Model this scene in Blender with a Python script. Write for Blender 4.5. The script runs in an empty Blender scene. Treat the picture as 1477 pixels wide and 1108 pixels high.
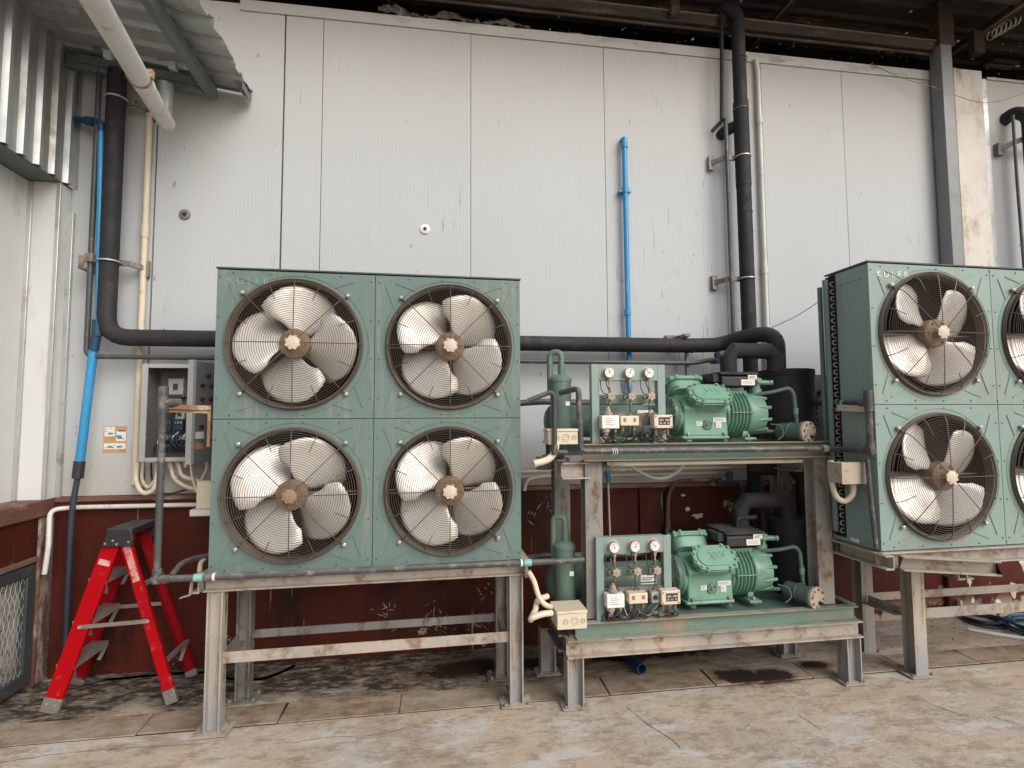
import bpy, bmesh, math, random
from mathutils import Vector as V, Matrix
random.seed(7)
R = math.radians
PI = math.pi
scn = bpy.context.scene
COL = scn.collection

# ------------------------------------------------------------------ camera
CF, CYAW, CPIT, CROL = 768.3, .1482, .0642, -.0049
CC = V((1.1241, -3.7457, 1.5646))
_f = V((math.sin(CYAW)*math.cos(CPIT), math.cos(CYAW)*math.cos(CPIT), math.sin(CPIT)))
_r0 = V((math.cos(CYAW), -math.sin(CYAW), 0)); _u0 = _r0.cross(_f)
CR = math.cos(CROL)*_r0 + math.sin(CROL)*_u0
CU = -math.sin(CROL)*_r0 + math.cos(CROL)*_u0
cam = bpy.data.cameras.new('camera'); co = bpy.data.objects.new('camera', cam); COL.objects.link(co)
cam.sensor_width = 36; cam.lens = CF/1477*36; cam.clip_start = .02; cam.clip_end = 500
m = Matrix.Identity(4)
for i in range(3):
    m[i][0] = CR[i]; m[i][1] = CU[i]; m[i][2] = -_f[i]; m[i][3] = CC[i]
co.matrix_world = m; scn.camera = co

def P(x, y, Y=None, X=None, Z=None):
    """where the surveyed point (photo pixel) lies on a wall / floor plane of the place"""
    d = _f + CR*((x-738.5)/CF) - CU*((y-554)/CF)
    ax, v = (1, Y) if Y is not None else ((0, X) if X is not None else (2, Z))
    return CC + d*((v-CC[ax])/d[ax])

# ------------------------------------------------------------------ materials
def weathered(name, base, alt=None, dirt=None, amt=.35, dscale=4, stretch=(1, 1, 1), rough=.5, metal=0,
              bump=.15, bscale=90, grain=.12, vscale=1.6, coat=0, edge=.12, spec=.4, rvar=.13, dust=None, dustamt=.5):
    mt = bpy.data.materials.new(name); mt.use_nodes = True
    nt = mt.node_tree; N = nt.nodes; L = nt.links
    b = N['Principled BSDF']
    tc = N.new('ShaderNodeTexCoord'); oi = N.new('ShaderNodeObjectInfo')
    ad = N.new('ShaderNodeVectorMath'); ad.operation = 'ADD'
    ml = N.new('ShaderNodeMath'); ml.operation = 'MULTIPLY'; ml.inputs[1].default_value = 31
    L.new(oi.outputs['Random'], ml.inputs[0]); L.new(tc.outputs['Object'], ad.inputs[0]); L.new(ml.outputs[0], ad.inputs[1])
    def noise(scale, detail=5, st=None, ro=.55):
        n = N.new('ShaderNodeTexNoise'); n.inputs['Scale'].default_value = scale; n.inputs['Detail'].default_value = detail
        n.inputs['Roughness'].default_value = ro
        if st:
            mp = N.new('ShaderNodeMapping'); mp.inputs['Scale'].default_value = st
            L.new(ad.outputs[0], mp.inputs[0]); L.new(mp.outputs[0], n.inputs['Vector'])
        else: L.new(ad.outputs[0], n.inputs['Vector'])
        return n.outputs['Fac']
    def ramp(s, a, c):
        r = N.new('ShaderNodeMapRange'); r.inputs['From Min'].default_value = a; r.inputs['From Max'].default_value = c
        r.clamp = True; L.new(s, r.inputs['Value']); return r.outputs[0]
    def mix(fac, a, c, mode='MIX'):
        x = N.new('ShaderNodeMix'); x.data_type = 'RGBA'; x.blend_type = mode
        if isinstance(fac, (int, float)): x.inputs[0].default_value = fac
        else: L.new(fac, x.inputs[0])
        for k, s in ((6, a), (7, c)):
            if isinstance(s, tuple): x.inputs[k].default_value = (*s, 1)
            else: L.new(s, x.inputs[k])
        return x.outputs[2]
    def mth(op, a, c):
        x = N.new('ShaderNodeMath'); x.operation = op
        for k, s in ((0, a), (1, c)):
            if isinstance(s, (int, float)): x.inputs[k].default_value = s
            else: L.new(s, x.inputs[k])
        return x.outputs[0]
    alt = alt or tuple(c*.8 for c in base)
    col = mix(ramp(noise(vscale, 4), .35, .65), base, alt)
    fine = noise(45, 6, None, .7)
    col = mix(grain, col, mix(ramp(fine, .3, .7), (.35, .35, .35), (.75, .75, .75)), 'OVERLAY')
    if dirt:
        t = .62 - .3*amt
        f = ramp(noise(dscale, 8, stretch, .65), t, t+edge)
        f = mth('MULTIPLY', f, ramp(noise(dscale*5, 4), .25, .6))
        col = mix(f, col, dirt)
    if dust:
        g = N.new('ShaderNodeNewGeometry'); sx = N.new('ShaderNodeSeparateXYZ'); L.new(g.outputs['Normal'], sx.inputs[0])
        f = mth('MULTIPLY', ramp(sx.outputs['Z'], .3, 1), ramp(noise(12, 6), .3, .65))
        col = mix(mth('MULTIPLY', f, dustamt), col, dust)
    L.new(col, b.inputs['Base Color'])
    b.inputs['Metallic'].default_value = metal; b.inputs['Specular IOR Level'].default_value = spec
    rr = N.new('ShaderNodeMapRange'); rr.inputs['To Min'].default_value = max(.05, rough-rvar); rr.inputs['To Max'].default_value = min(1, rough+rvar)
    rr.inputs['From Min'].default_value = .3; rr.inputs['From Max'].default_value = .7
    L.new(noise(8, 6), rr.inputs['Value']); L.new(rr.outputs[0], b.inputs['Roughness'])
    if coat: b.inputs['Coat Weight'].default_value = coat; b.inputs['Coat Roughness'].default_value = .15
    if bump:
        bp = N.new('ShaderNodeBump'); bp.inputs['Strength'].default_value = bump; bp.inputs['Distance'].default_value = .01
        L.new(noise(bscale, 5, None, .6), bp.inputs['Height']); L.new(bp.outputs[0], b.inputs['Normal'])
    mt['h'] = 1
    MT[name] = mt; mt['x'] = 1
    H[name] = dict(N=N, L=L, b=b, noise=noise, ramp=ramp, mix=mix, mth=mth, col=col, tc=tc, ad=ad)
    return mt
MT = {}; H = {}
weathered('wall_white', (.462, .484, .498), (.445, .465, .478), None, spec=.15, rvar=.01, rough=.6, bump=.01, grain=.03, vscale=.8)
weathered('side_white', (.62, .63, .625), (.58, .585, .58), (.42, .38, .32), .1, 3, (2, 2, .3), rough=.4, bump=.02, grain=.04)
weathered('zinc', (.46, .47, .47), (.36, .37, .37), (.28, .24, .2), .25, 3, (3, 3, .4), rough=.42, metal=.55, bump=.03, grain=.1)
weathered('zinc_plain', (.55, .56, .56), (.45, .46, .46), (.3, .26, .22), .2, 5, rough=.4, metal=.6, bump=.05)
weathered('seam_dark', (.02, .02, .02), rough=.9)
weathered('red_wall', (.086, .0145, .008), (.050, .010, .006), (.022, .010, .007), .45, 2.2, (1.5, 1.5, .5), rough=.6, spec=.2, bump=.12, bscale=40, grain=.14)
weathered('brown_ledge', (.20, .12, .08), (.13, .05, .035), (.4, .34, .27), .3, 9, (.5, .5, 1), rough=.75, bump=.3, bscale=60)
weathered('dirty_pilaster', (.12, .035, .025), (.10, .05, .035), (.33, .28, .22), .5, 5, (3, 3, .5), rough=.8, bump=.35, bscale=50)
weathered('concrete', (.46, .375, .285), (.42, .37, .315), (.29, .215, .15), .45, 2.2, rough=.72, bump=.35, bscale=60, grain=.42, edge=.22)
weathered('slab', (.36, .275, .19), (.30, .25, .20), (.15, .10, .065), .7, 2.5, (.7, 2.5, 1), rough=.75, bump=.4, bscale=60, grain=.42, edge=.2)
weathered('pillar_concrete', (.55, .49, .42), (.62, .59, .55), (.40, .30, .21), .4, 3, (1.5, 1.5, .7), rough=.8, bump=.2)
weathered('joint_dirt', (.035, .025, .018), rough=.95, bump=.4)
weathered('green_casing', (.132, .190, .172), (.118, .174, .158), (.215, .215, .185), .26, 5, (4, 4, .35), rough=.42, bump=.03, grain=.06)
weathered('green_light', (.235, .315, .287), (.21, .287, .262), (.26, .235, .19), .26, 5, (4, 4, .35), rough=.42, bump=.03, grain=.06)
weathered('green_machine', (.175, .335, .245), (.155, .30, .22), (.12, .14, .10), .22, 7, rough=.38, bump=.16, bscale=140, grain=.05, coat=.25)
weathered('green_tank', (.12, .185, .152), (.10, .16, .132), (.12, .10, .075), .25, 6, rough=.4, bump=.05)
weathered('green_steel', (.12, .205, .17), (.15, .21, .18), (.30, .225, .15), .55, 4, (.5, 1, 3), rough=.5, bump=.1, dust=(.42, .35, .27), dustamt=.6)
weathered('steel_beige', (.43, .365, .29), (.30, .285, .27), (.20, .125, .075), .40, 7, (1.2, 1.2, 1), rough=.55, metal=.1, bump=.15, grain=.2, dust=(.5, .42, .33))
weathered('steel_grey', (.17, .17, .175), (.27, .245, .215), (.12, .08, .05), .45, 6, (2.2, 2.2, .9), rough=.5, metal=.25, bump=.12, grain=.2)
weathered('steel_leg', (.41, .36, .30), (.30, .285, .27), (.17, .105, .06), .42, 5, (5, 5, .35), rough=.55, metal=.1, bump=.15, grain=.2)
weathered('column_paint', (.22, .222, .225), (.19, .193, .197), (.3, .3, .3), .03, 9, rough=.45, bump=.03)
weathered('canopy_paint', (.13, .16, .15), (.10, .12, .115), (.25, .24, .22), .1, 5, rough=.5, bump=.05)
weathered('insulation', (.018, .018, .020), (.024, .0235, .024), (.06, .052, .045), .12, 6, rough=.72, bump=.15, bscale=50, dust=(.09, .075, .06), dustamt=.4)
weathered('dark_pipe', (.050, .054, .055), (.075, .078, .078), (.2, .18, .15), .15, 12, (1, 1, 1), rough=.42, bump=.06, dust=(.22, .20, .17))
weathered('grey_pvc', (.075, .077, .078), (.055, .057, .058), (.23, .20, .17), .34, 14, rough=.4, bump=.05, dust=(.26, .23, .19), dustamt=.6)
weathered('blue_pvc', (.035, .26, .52), (.03, .235, .48), (.25, .33, .38), .06, 9, (3, 3, .6), rough=.35, bump=.02)
weathered('dark_blue_pvc', (.015, .05, .10), (.02, .06, .12), rough=.4)
weathered('cream', (.66, .57, .44), (.60, .52, .40), (.36, .25, .15), .13, 9, rough=.45, bump=.04)
weathered('white_pvc', (.62, .60, .56), (.55, .53, .49), (.30, .25, .19), .15, 5, rough=.4, bump=.03)
weathered('white_paint', (.72, .72, .70), (.66, .66, .64), (.45, .40, .34), .1, 12, rough=.45)
weathered('box_grey', (.17, .175, .178), (.15, .155, .158), (.2, .18, .15), .1, 8, rough=.45, bump=.03)
weathered('box_frame', (.36, .36, .35), (.31, .31, .30), (.3, .26, .2), .1, 8, rough=.45, bump=.03)
weathered('guard_wire', (.115, .090, .072), (.15, .125, .105), (.13, .08, .05), .25, 8, rough=.5, metal=.4, bump=0)
weathered('ring_brown', (.115, .088, .070), (.145, .12, .10), (.10, .06, .04), .3, 7, rough=.5, metal=.3, bump=.08)
weathered('blade', (.74, .715, .68), (.62, .575, .52), (.40, .29, .20), .35, 4, (1, 1, 1), rough=.42, metal=.3, bump=.03, grain=.08, edge=.3)
weathered('hub_brown', (.30, .20, .12), (.22, .145, .09), (.40, .30, .2), .2, 9, rough=.6, bump=.2)
weathered('hub_cap', (.60, .51, .41), (.5, .42, .34), (.3, .2, .13), .15, 9, rough=.5)
weathered('bolt', (.55, .54, .52), (.45, .43, .4), (.25, .18, .12), .2, 20, rough=.35, metal=.6)
weathered('screw_dark', (.055, .075, .068), rough=.5)
weathered('coil_dark', (.008, .007, .006), (.014, .012, .010), rough=.8, bump=.5, bscale=200)
weathered('copper_dull', (.36, .32, .27), (.28, .25, .21), rough=.5, metal=.4)
weathered('ladder_red', (.40, .0012, .006), (.34, .001, .005), (.45, .12, .11), .10, 16, (1, 1, 1), rough=.5, spec=.15, bump=.03)
weathered('ladder_red_dark', (.30, .002, .006), (.2, .002, .006), (.10, .03, .03), .2, 14, rough=.55, spec=.15)
weathered('black_plastic', (.022, .022, .025), (.03, .03, .032), (.09, .08, .07), .12, 9, rough=.5, bump=.05, dust=(.12, .11, .1))
weathered('aluminium', (.34, .32, .295), (.27, .25, .23), (.25, .2, .15), .3, 12, rough=.4, metal=.5)
weathered('sticker', (.75, .75, .73), (.7, .7, .68), (.5, .45, .4), .1, 12, rough=.4)
weathered('peel_sticker', (.62, .52, .45), (.55, .2, .17), (.35, .03, .03), .5, 22, rough=.6, bump=.2)
weathered('orange', (.55, .30, .13), (.5, .28, .12), (.35, .2, .1), .2, 9, rough=.5)
weathered('teal', (.05, .28, .29), rough=.5)
weathered('ink', (.035, .035, .04), rough=.6)
weathered('blue_part', (.012, .06, .16), (.012, .05, .13), rough=.4)
weathered('red_button', (.09, .012, .010), rough=.35)
weathered('green_button', (.02, .2, .09), rough=.35)
weathered('tape_teal', (.25, .45, .43), (.2, .4, .38), rough=.5)
weathered('tape_white', (.70, .70, .66), rough=.5)
weathered('roof_dark', (.030, .028, .027), (.045, .040, .036), (.075, .065, .055), .2, 2, rough=.7, bump=.1)
weathered('roof_steel', (.062, .044, .032), (.038, .03, .024), (.15, .11, .08), .3, 4, (.4, 1, 3), rough=.6, bump=.15)
weathered('roof_light_edge', (.22, .185, .15), (.14, .115, .095), (.14, .09, .06), .3, 5, rough=.6, bump=.1)
weathered('rust', (.25, .13, .06), (.20, .11, .06), (.45, .36, .24), .35, 9, rough=.8, bump=.3)
weathered('rag', (.16, .13, .11), (.22, .19, .17), (.10, .07, .05), .4, 6, rough=.9, bump=.6, bscale=25)
weathered('pad', (.36, .34, .31), (.22, .21, .19), (.16, .15, .14), .5, 6, (1, 1, 3), rough=.85, bump=.8, bscale=30)
weathered('gate_frame', (.030, .036, .042), (.05, .055, .06), (.1, .09, .08), .2, 8, rough=.5)
weathered('blue_hose', (.014, .085, .19), (.012, .065, .15), (.12, .12, .11), .2, 12, rough=.5)
weathered('rubber_hose', (.025, .033, .05), (.04, .05, .07), rough=.4)
weathered('fleck', (.7, .68, .62), rough=.8)
weathered('brass', (.24, .19, .13), (.20, .155, .11), (.2, .14, .08), .3, 20, rough=.45, metal=.4)
weathered('valve_tan', (.42, .35, .28), (.34, .28, .22), (.2, .14, .1), .25, 14, rough=.5, metal=.2)
weathered('flange_rust', (.50, .42, .34), (.42, .34, .27), (.16, .10, .07), .3, 16, rough=.6, bump=.15)
weathered('panel_flash', (.50, .49, .47), (.44, .43, .41), (.26, .2, .15), .3, 4, (.5, 1, 2), rough=.5, bump=.08)

# --- white sandwich panel: fine vertical ribs, thin scratches, warmer tint towards the top
h = H['wall_white']; N, L = h['N'], h['L']
sx = N.new('ShaderNodeSeparateXYZ'); L.new(h['tc'].outputs['Object'], sx.inputs[0])
scr = h['ramp'](h['noise'](6, 3, (9, 9, .55), .6), .64, .675)
scr = h['mth']('MULTIPLY', scr, h['ramp'](h['noise'](1.5, 4), .52, .66))
col = h['mix'](h['mth']('MULTIPLY', scr, .6), h['col'], (.16, .135, .11))
drip = h['ramp'](h['noise'](3, 5, (7, 7, .12), .6), .50, .72)
col = h['mix'](h['mth']('MULTIPLY', drip, .16), col, (.48, .43, .36))
top = h['mth']('MULTIPLY', h['ramp'](sx.outputs['Z'], 3.3, 4.5), h['ramp'](h['noise'](4, 4, (5, 5, .15)), .1, .6))
col = h['mix'](h['mth']('MULTIPLY', top, .45), col, (.52, .43, .34))
spk = h['ramp'](h['noise'](22, 2, (1, 1, .45), .5), .735, .76)
col = h['mix'](h['mth']('MULTIPLY', spk, .55), col, (.2, .17, .14))
low = h['mth']('MULTIPLY', h['ramp'](sx.outputs['Z'], 1.45, 1.08), h['ramp'](h['noise'](5, 5, (1, 1, .4)), .3, .65))
col = h['mix'](h['mth']('MULTIPLY', low, .5), col, (.40, .29, .20))
L.new(col, h['b'].inputs['Base Color'])
w = N.new('ShaderNodeTexWave'); w.wave_type = 'BANDS'; w.bands_direction = 'X'; w.inputs['Scale'].default_value = 12.5
w.inputs['Distortion'].default_value = 0
L.new(h['tc'].outputs['Object'], w.inputs['Vector'])
bp = N.new('ShaderNodeBump'); bp.inputs['Strength'].default_value = .06; bp.inputs['Distance'].default_value = .003
L.new(w.outputs['Fac'], bp.inputs['Height']); L.new(bp.outputs[0], h['b'].inputs['Normal'])
# --- red plinth: peeled patches showing pale plaster, pale runs
h = H['red_wall']; N, L = h['N'], h['L']
sx = N.new('ShaderNodeSeparateXYZ'); L.new(h['tc'].outputs['Object'], sx.inputs[0])
pe = h['ramp'](h['noise'](3.2, 7, (1, 1, 1.2), .66), .665, .685)
wide = h['ramp'](h['noise'](5.0, 7, None, .62), .60, .62)
right = h['mth']('MULTIPLY', wide, h['ramp'](sx.outputs['X'], 4.4, 5.6))
base = h['mth']('MULTIPLY', h['ramp'](h['noise'](7, 6), .48, .54), h['ramp'](sx.outputs['Z'], .16, .05))
base = h['mth']('MULTIPLY', base, h['ramp'](sx.outputs['X'], 3.2, 4.6))
run = h['mth']('MULTIPLY', h['ramp'](h['noise'](7, 4, (5, 5, .25), .6), .66, .70), h['ramp'](h['noise'](1.7, 4), .50, .6))
f = h['mth']('MAXIMUM', h['mth']('MAXIMUM', pe, right), h['mth']('MAXIMUM', base, run))
col = h['mix'](h['mth']('MULTIPLY', f, .8), h['col'], (.40, .34, .27))
L.new(col, h['b'].inputs['Base Color'])
# --- concrete floor: pale bloom, wet/dirty margin along the wall, oil spots
h = H['concrete']; N, L = h['N'], h['L']
sx = N.new('ShaderNodeSeparateXYZ'); L.new(h['tc'].outputs['Object'], sx.inputs[0])
og = h['ramp'](h['noise'](1.7, 9, (1, 2.2, 1), .7), .52, .62)
h['col'] = h['mix'](h['mth']('MULTIPLY', og, .55), h['col'], (.52, .375, .245))
bl = h['ramp'](h['noise'](2.1, 10, (1, 2.4, 1), .72), .52, .60)
col = h['mix'](h['mth']('MULTIPLY', bl, .75), h['col'], (.53, .52, .495))
fd = h['ramp'](h['noise'](8, 9, (1, 2.2, 1), .74), .50, .60)
col = h['mix'](h['mth']('MULTIPLY', fd, .55), col, (.21, .15, .10))
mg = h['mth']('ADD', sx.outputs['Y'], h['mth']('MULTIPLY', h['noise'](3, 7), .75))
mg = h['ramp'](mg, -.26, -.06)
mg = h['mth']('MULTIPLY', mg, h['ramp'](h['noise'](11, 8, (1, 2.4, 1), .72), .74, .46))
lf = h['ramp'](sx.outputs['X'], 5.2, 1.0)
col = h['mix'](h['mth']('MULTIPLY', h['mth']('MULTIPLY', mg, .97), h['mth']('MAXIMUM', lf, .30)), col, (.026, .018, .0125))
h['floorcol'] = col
def oil(h, col, spots, tone, strength=.9):
    if strength > .8: col = oil(h, col, [(a, b, c*1.35, d*1.4) for a, b, c, d in spots], (.13, .075, .045), .55)
    N, L = h['N'], h['L']
    nz = h['noise'](7, 6, None, .6)
    for (x, y, rx, ry) in spots:
        mp = N.new('ShaderNodeMapping'); mp.inputs['Location'].default_value = (-x/rx, -y/ry, 0); mp.inputs['Scale'].default_value = (1/rx, 1/ry, 0)
        L.new(h['tc'].outputs['Object'], mp.inputs[0])
        ln = N.new('ShaderNodeVectorMath'); ln.operation = 'LENGTH'; L.new(mp.outputs[0], ln.inputs[0])
        d = h['mth']('ADD', ln.outputs['Value'], h['mth']('MULTIPLY', h['mth']('SUBTRACT', nz, .5), 2.2))
        f = h['ramp'](d, 1.02, .82)
        col = h['mix'](h['mth']('MULTIPLY', f, strength), col, tone)
    return col
SPOTS = [(2.93, -.66, .17, .085), (3.16, -.70, .16, .075), (3.04, -.69, .12, .05)]
col = oil(h, col, SPOTS+[(3.49, -.60, .10, .05), (2.5, -.25, .5, .1), (1.5, -.3, .45, .12)], (.018, .0085, .006), .97)
L.new(col, h['b'].inputs['Base Color'])
h = H['slab']; h['N']; sx = h['N'].new('ShaderNodeSeparateXYZ')
col = h['mix'](h['mth']('MULTIPLY', h['ramp'](h['noise'](5, 8, (.6, 2.4, 1), .7), .5, .66), .5), h['col'], (.20, .135, .085))
col = h['mix'](h['mth']('MULTIPLY', h['ramp'](h['noise'](2.4, 8, (1, 1.6, 1), .7), .53, .68), .5), col, (.44, .40, .35))
col = oil(h, col, SPOTS+[(3.49, -.60, .10, .05)], (.018, .0085, .006), .97)
h['L'].new(col, h['b'].inputs['Base Color'])

# steel legs: paint worn to bare bluish zinc towards the feet
h = H['steel_leg']; N, L = h['N'], h['L']
sx = N.new('ShaderNodeSeparateXYZ'); gp = N.new('ShaderNodeNewGeometry'); L.new(gp.outputs['Position'], sx.inputs[0])
ft = h['ramp'](h['mth']('ADD', sx.outputs['Z'], h['mth']('MULTIPLY', h['noise'](9, 5, (3, 3, .5)), .25)), .36, .16)
L.new(h['mix'](h['mth']('MULTIPLY', ft, .75), h['col'], (.27, .285, .31)), h['b'].inputs['Base Color'])

# ------------------------------------------------------------------ mesh collector
class M:
    def __init__(s, xf=None): s.v = []; s.f = []; s.mi = []; s.cur = 0; s.xf = xf
    def add(s, vs, fs):
        o = len(s.v)
        for p in vs:
            p = V(p); s.v.append(s.xf @ p if s.xf else p)
        for f in fs: s.f.append([o+i for i in f]); s.mi.append(s.cur)
        return s
    def bb(s, x0, x1, y0, y1, z0, z1):
        vs = [(x, y, z) for x in (x0, x1) for y in (y0, y1) for z in (z0, z1)]
        return s.add(vs, [(0, 1, 3, 2), (4, 6, 7, 5), (0, 4, 5, 1), (2, 3, 7, 6), (0, 2, 6, 4), (1, 5, 7, 3)])
    def obox(s, c, ax, ay, az):
        c, ax, ay, az = V(c), V(ax), V(ay), V(az)
        vs = [c+ax*i+ay*j+az*k for i in (-1, 1) for j in (-1, 1) for k in (-1, 1)]
        return s.add(vs, [(0, 1, 3, 2), (4, 6, 7, 5), (0, 4, 5, 1), (2, 3, 7, 6), (0, 2, 6, 4), (1, 5, 7, 3)])
    def bar(s, a, b, w, t, side=(0, 0, 1)):
        a, b = V(a), V(b); d = (b-a).normalized(); sd = V(side); sd = (sd-d*sd.dot(d)).normalized(); n = d.cross(sd)
        return s.obox((a+b)/2, (b-a)/2, sd*(w/2), n*(t/2))
    def prism(s, poly, o, ux, uy, ext):
        o, ux, uy, ext = V(o), V(ux), V(uy), V(ext); n = len(poly)
        a = [o+ux*p[0]+uy*p[1] for p in poly]; b = [p+ext for p in a]
        return s.add(a+b, [list(range(n))[::-1], list(range(n, 2*n))]+[(i, (i+1) % n, n+(i+1) % n, n+i) for i in range(n)])
    def ibeam(s, a, b, up, h=.1, w=.1, tw=.008, tf=.01):
        a, b = V(a), V(b); d = (b-a).normalized(); u = V(up); u = (u-d*u.dot(d)).normalized(); sd = d.cross(u)
        H2, W2, t = h/2, w/2, tw/2
        poly = [(-W2, -H2), (W2, -H2), (W2, -H2+tf), (t, -H2+tf), (t, H2-tf), (W2, H2-tf), (W2, H2), (-W2, H2), (-W2, H2-tf), (-t, H2-tf), (-t, -H2+tf), (-W2, -H2+tf)]
        return s.prism(poly, a, sd, u, b-a)
    def chan(s, a, b, up, out, h=.1, w=.05, tw=.006, tf=.008):
        a, b = V(a), V(b); d = (b-a).normalized(); u = V(up); u = (u-d*u.dot(d)).normalized(); sd = V(out); sd = (sd-d*sd.dot(d)).normalized()
        H2 = h/2
        poly = [(0, -H2), (w, -H2), (w, -H2+tf), (tw, -H2+tf), (tw, H2-tf), (w, H2-tf), (w, H2), (0, H2)]
        return s.prism(poly, a, sd, u, b-a)
    def angle(s, a, b, u, w, l=.045, t=.005):
        a, b, u, w = V(a), V(b), V(u), V(w)
        return s.prism([(0, 0), (l, 0), (l, t), (t, t), (t, l), (0, l)], a, u, w, b-a)
    def tube(s, pts, r, n=12, cap=True, closed=False):
        pts = [V(p) for p in pts]; k = len(pts)
        rs = r if isinstance(r, (list, tuple)) else [r]*k
        tg = []
        for i in range(k):
            if closed: t = pts[(i+1) % k]-pts[i-1]
            else: t = pts[min(i+1, k-1)]-pts[max(i-1, 0)]
            tg.append(t.normalized())
        ref = V((0, 0, 1)) if abs(tg[0].z) < .9 else V((1, 0, 0))
        nn = (ref-tg[0]*ref.dot(tg[0])).normalized(); vs = []
        for i in range(k):
            nn = (nn-tg[i]*nn.dot(tg[i])).normalized(); bi = tg[i].cross(nn)
            for j in range(n):
                a = 2*PI*j/n; vs.append(pts[i]+(nn*math.cos(a)+bi*math.sin(a))*rs[i])
        fs = []
        for i in range(k if closed else k-1):
            i2 = (i+1) % k
            for j in range(n): fs.append((i*n+j, i*n+(j+1) % n, i2*n+(j+1) % n, i2*n+j))
        if cap and not closed: fs += [list(range(n))[::-1], list(range((k-1)*n, k*n))]
        return s.add(vs, fs)
    def pipe(s, pts, r, bend=.05, n=14, seg=6): return s.tube(fillet(pts, bend, seg), r, n)
    def cyl(s, a, b, r, r2=None, n=24): return s.tube([a, b], [r, r if r2 is None else r2], n)
    def lathe(s, a, axis, prof, n=28):
        a = V(a); ax = V(axis).normalized(); ref = V((0, 0, 1)) if abs(ax.z) < .9 else V((1, 0, 0))
        u = (ref-ax*ref.dot(ax)).normalized(); w = ax.cross(u); vs = []; k = len(prof)
        for (t, r) in prof:
            for j in range(n):
                q = 2*PI*j/n; vs.append(a+ax*t+(u*math.cos(q)+w*math.sin(q))*r)
        fs = [(i*n+j, i*n+(j+1) % n, (i+1)*n+(j+1) % n, (i+1)*n+j) for i in range(k-1) for j in range(n)]
        fs += [list(range(n))[::-1], list(range((k-1)*n, k*n))]
        return s.add(vs, fs)
    def torus(s, c, axis, Rr, r, n=48, m_=8, a0=0, a1=2*PI):
        c = V(c); ax = V(axis).normalized(); ref = V((0, 0, 1)) if abs(ax.z) < .9 else V((1, 0, 0))
        u = (ref-ax*ref.dot(ax)).normalized(); w = ax.cross(u)
        full = abs(a1-a0-2*PI) < 1e-6; k = n if full else n+1
        return s.tube([c+(u*math.cos(a0+(a1-a0)*i/n)+w*math.sin(a0+(a1-a0)*i/n))*Rr for i in range(k)], r, m_, True, full)
    def grid(s, fn, nu, nv):
        vs = [fn(i/nu, j/nv) for i in range(nu+1) for j in range(nv+1)]; k = nv+1
        return s.add(vs, [(i*k+j, i*k+j+1, (i+1)*k+j+1, (i+1)*k+j) for i in range(nu) for j in range(nv)])
    def hexbolt(s, c, axis, r, t): 
        c = V(c); return s.lathe(c, axis, [(0, r), (t*.8, r), (t, r*.8)], 6)

def fillet(pts, rad, seg=6):
    pts = [V(p) for p in pts]; out = [pts[0]]
    for i in range(1, len(pts)-1):
        a, b, c = pts[i-1], pts[i], pts[i+1]; d1 = (a-b); d2 = (c-b); l = min(rad, d1.length*.49, d2.length*.49)
        p, q = b+d1.normalized()*l, b+d2.normalized()*l
        for k in range(seg+1):
            t = k/seg; out.append(p*(1-t)**2+b*2*t*(1-t)+q*t*t)
    out.append(pts[-1]); return out

def spline(pts, n=8):
    pts = [V(p) for p in pts]; pp = [pts[0]*2-pts[1]]+pts+[pts[-1]*2-pts[-2]]; out = []
    for i in range(1, len(pp)-2):
        for k in range(n):
            t = k/n; a, b, c, d = pp[i-1:i+3]
            out.append(.5*((2*b)+(c-a)*t+(2*a-5*b+4*c-d)*t*t+(3*b-a-3*c+d)*t**3))
    out.append(pts[-1]); return out

def tag(o, label=None, cat=None, group=None, kind=None):
    if label: o['label'] = label
    if cat: o['category'] = cat
    if group: o['group'] = group
    if kind: o['kind'] = kind
    return o
def base_of(p):
    while p.parent: p = p.parent
    return p
def mk(name, mb, mats, parent=None, origin=None, bevel=0, solid=0, smooth=38, flat=False):
    """link a collected mesh; vertices are given in the frame of the whole thing"""
    if isinstance(mats, str): mats = [mats]
    if origin is None:
        if parent: origin = V((0, 0, 0))
        else:
            xs = [v.x for v in mb.v]; ys = [v.y for v in mb.v]; zs = [v.z for v in mb.v]
            origin = V(((min(xs)+max(xs))/2, (min(ys)+max(ys))/2, min(zs)))
    me = bpy.data.meshes.new(name); me.from_pydata([v-origin for v in mb.v], [], mb.f)
    for mm in mats: me.materials.append(MT[mm])
    me.polygons.foreach_set('material_index', mb.mi)
    b = bmesh.new(); b.from_mesh(me); bmesh.ops.recalc_face_normals(b, faces=b.faces); b.to_mesh(me); b.free()
    me.polygons.foreach_set('use_smooth', [not flat]*len(me.polygons))
    if not flat: me.set_sharp_from_angle(angle=R(smooth))
    me.update()
    o = bpy.data.objects.new(name, me); COL.objects.link(o)
    if parent: o.parent = parent
    o.location = origin
    if solid:
        md = o.modifiers.new('thick', 'SOLIDIFY'); md.thickness = solid; md.offset = 0
    if bevel:
        md = o.modifiers.new('edge', 'BEVEL'); md.width = bevel; md.segments = 2; md.limit_method = 'ANGLE'; md.angle_limit = R(50)
    return o
def thing(name, label, cat, loc=(0, 0, 0), rotz=0, group=None):
    o = bpy.data.objects.new(name, None); COL.objects.link(o); o.empty_display_size = .1
    o.location = loc; o.rotation_euler.z = rotz
    return tag(o, label, cat, group)
def wpart(name, mb, mats, t, **k):
    """part given in world coordinates under a thing that is not rotated"""
    loc = V(t.location) if not t.parent else V(base_of(t).location)
    m2 = mb; m2.v = [v-loc for v in mb.v]
    return mk(name, m2, mats, t, origin=V((0, 0, 0)), **k)
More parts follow.
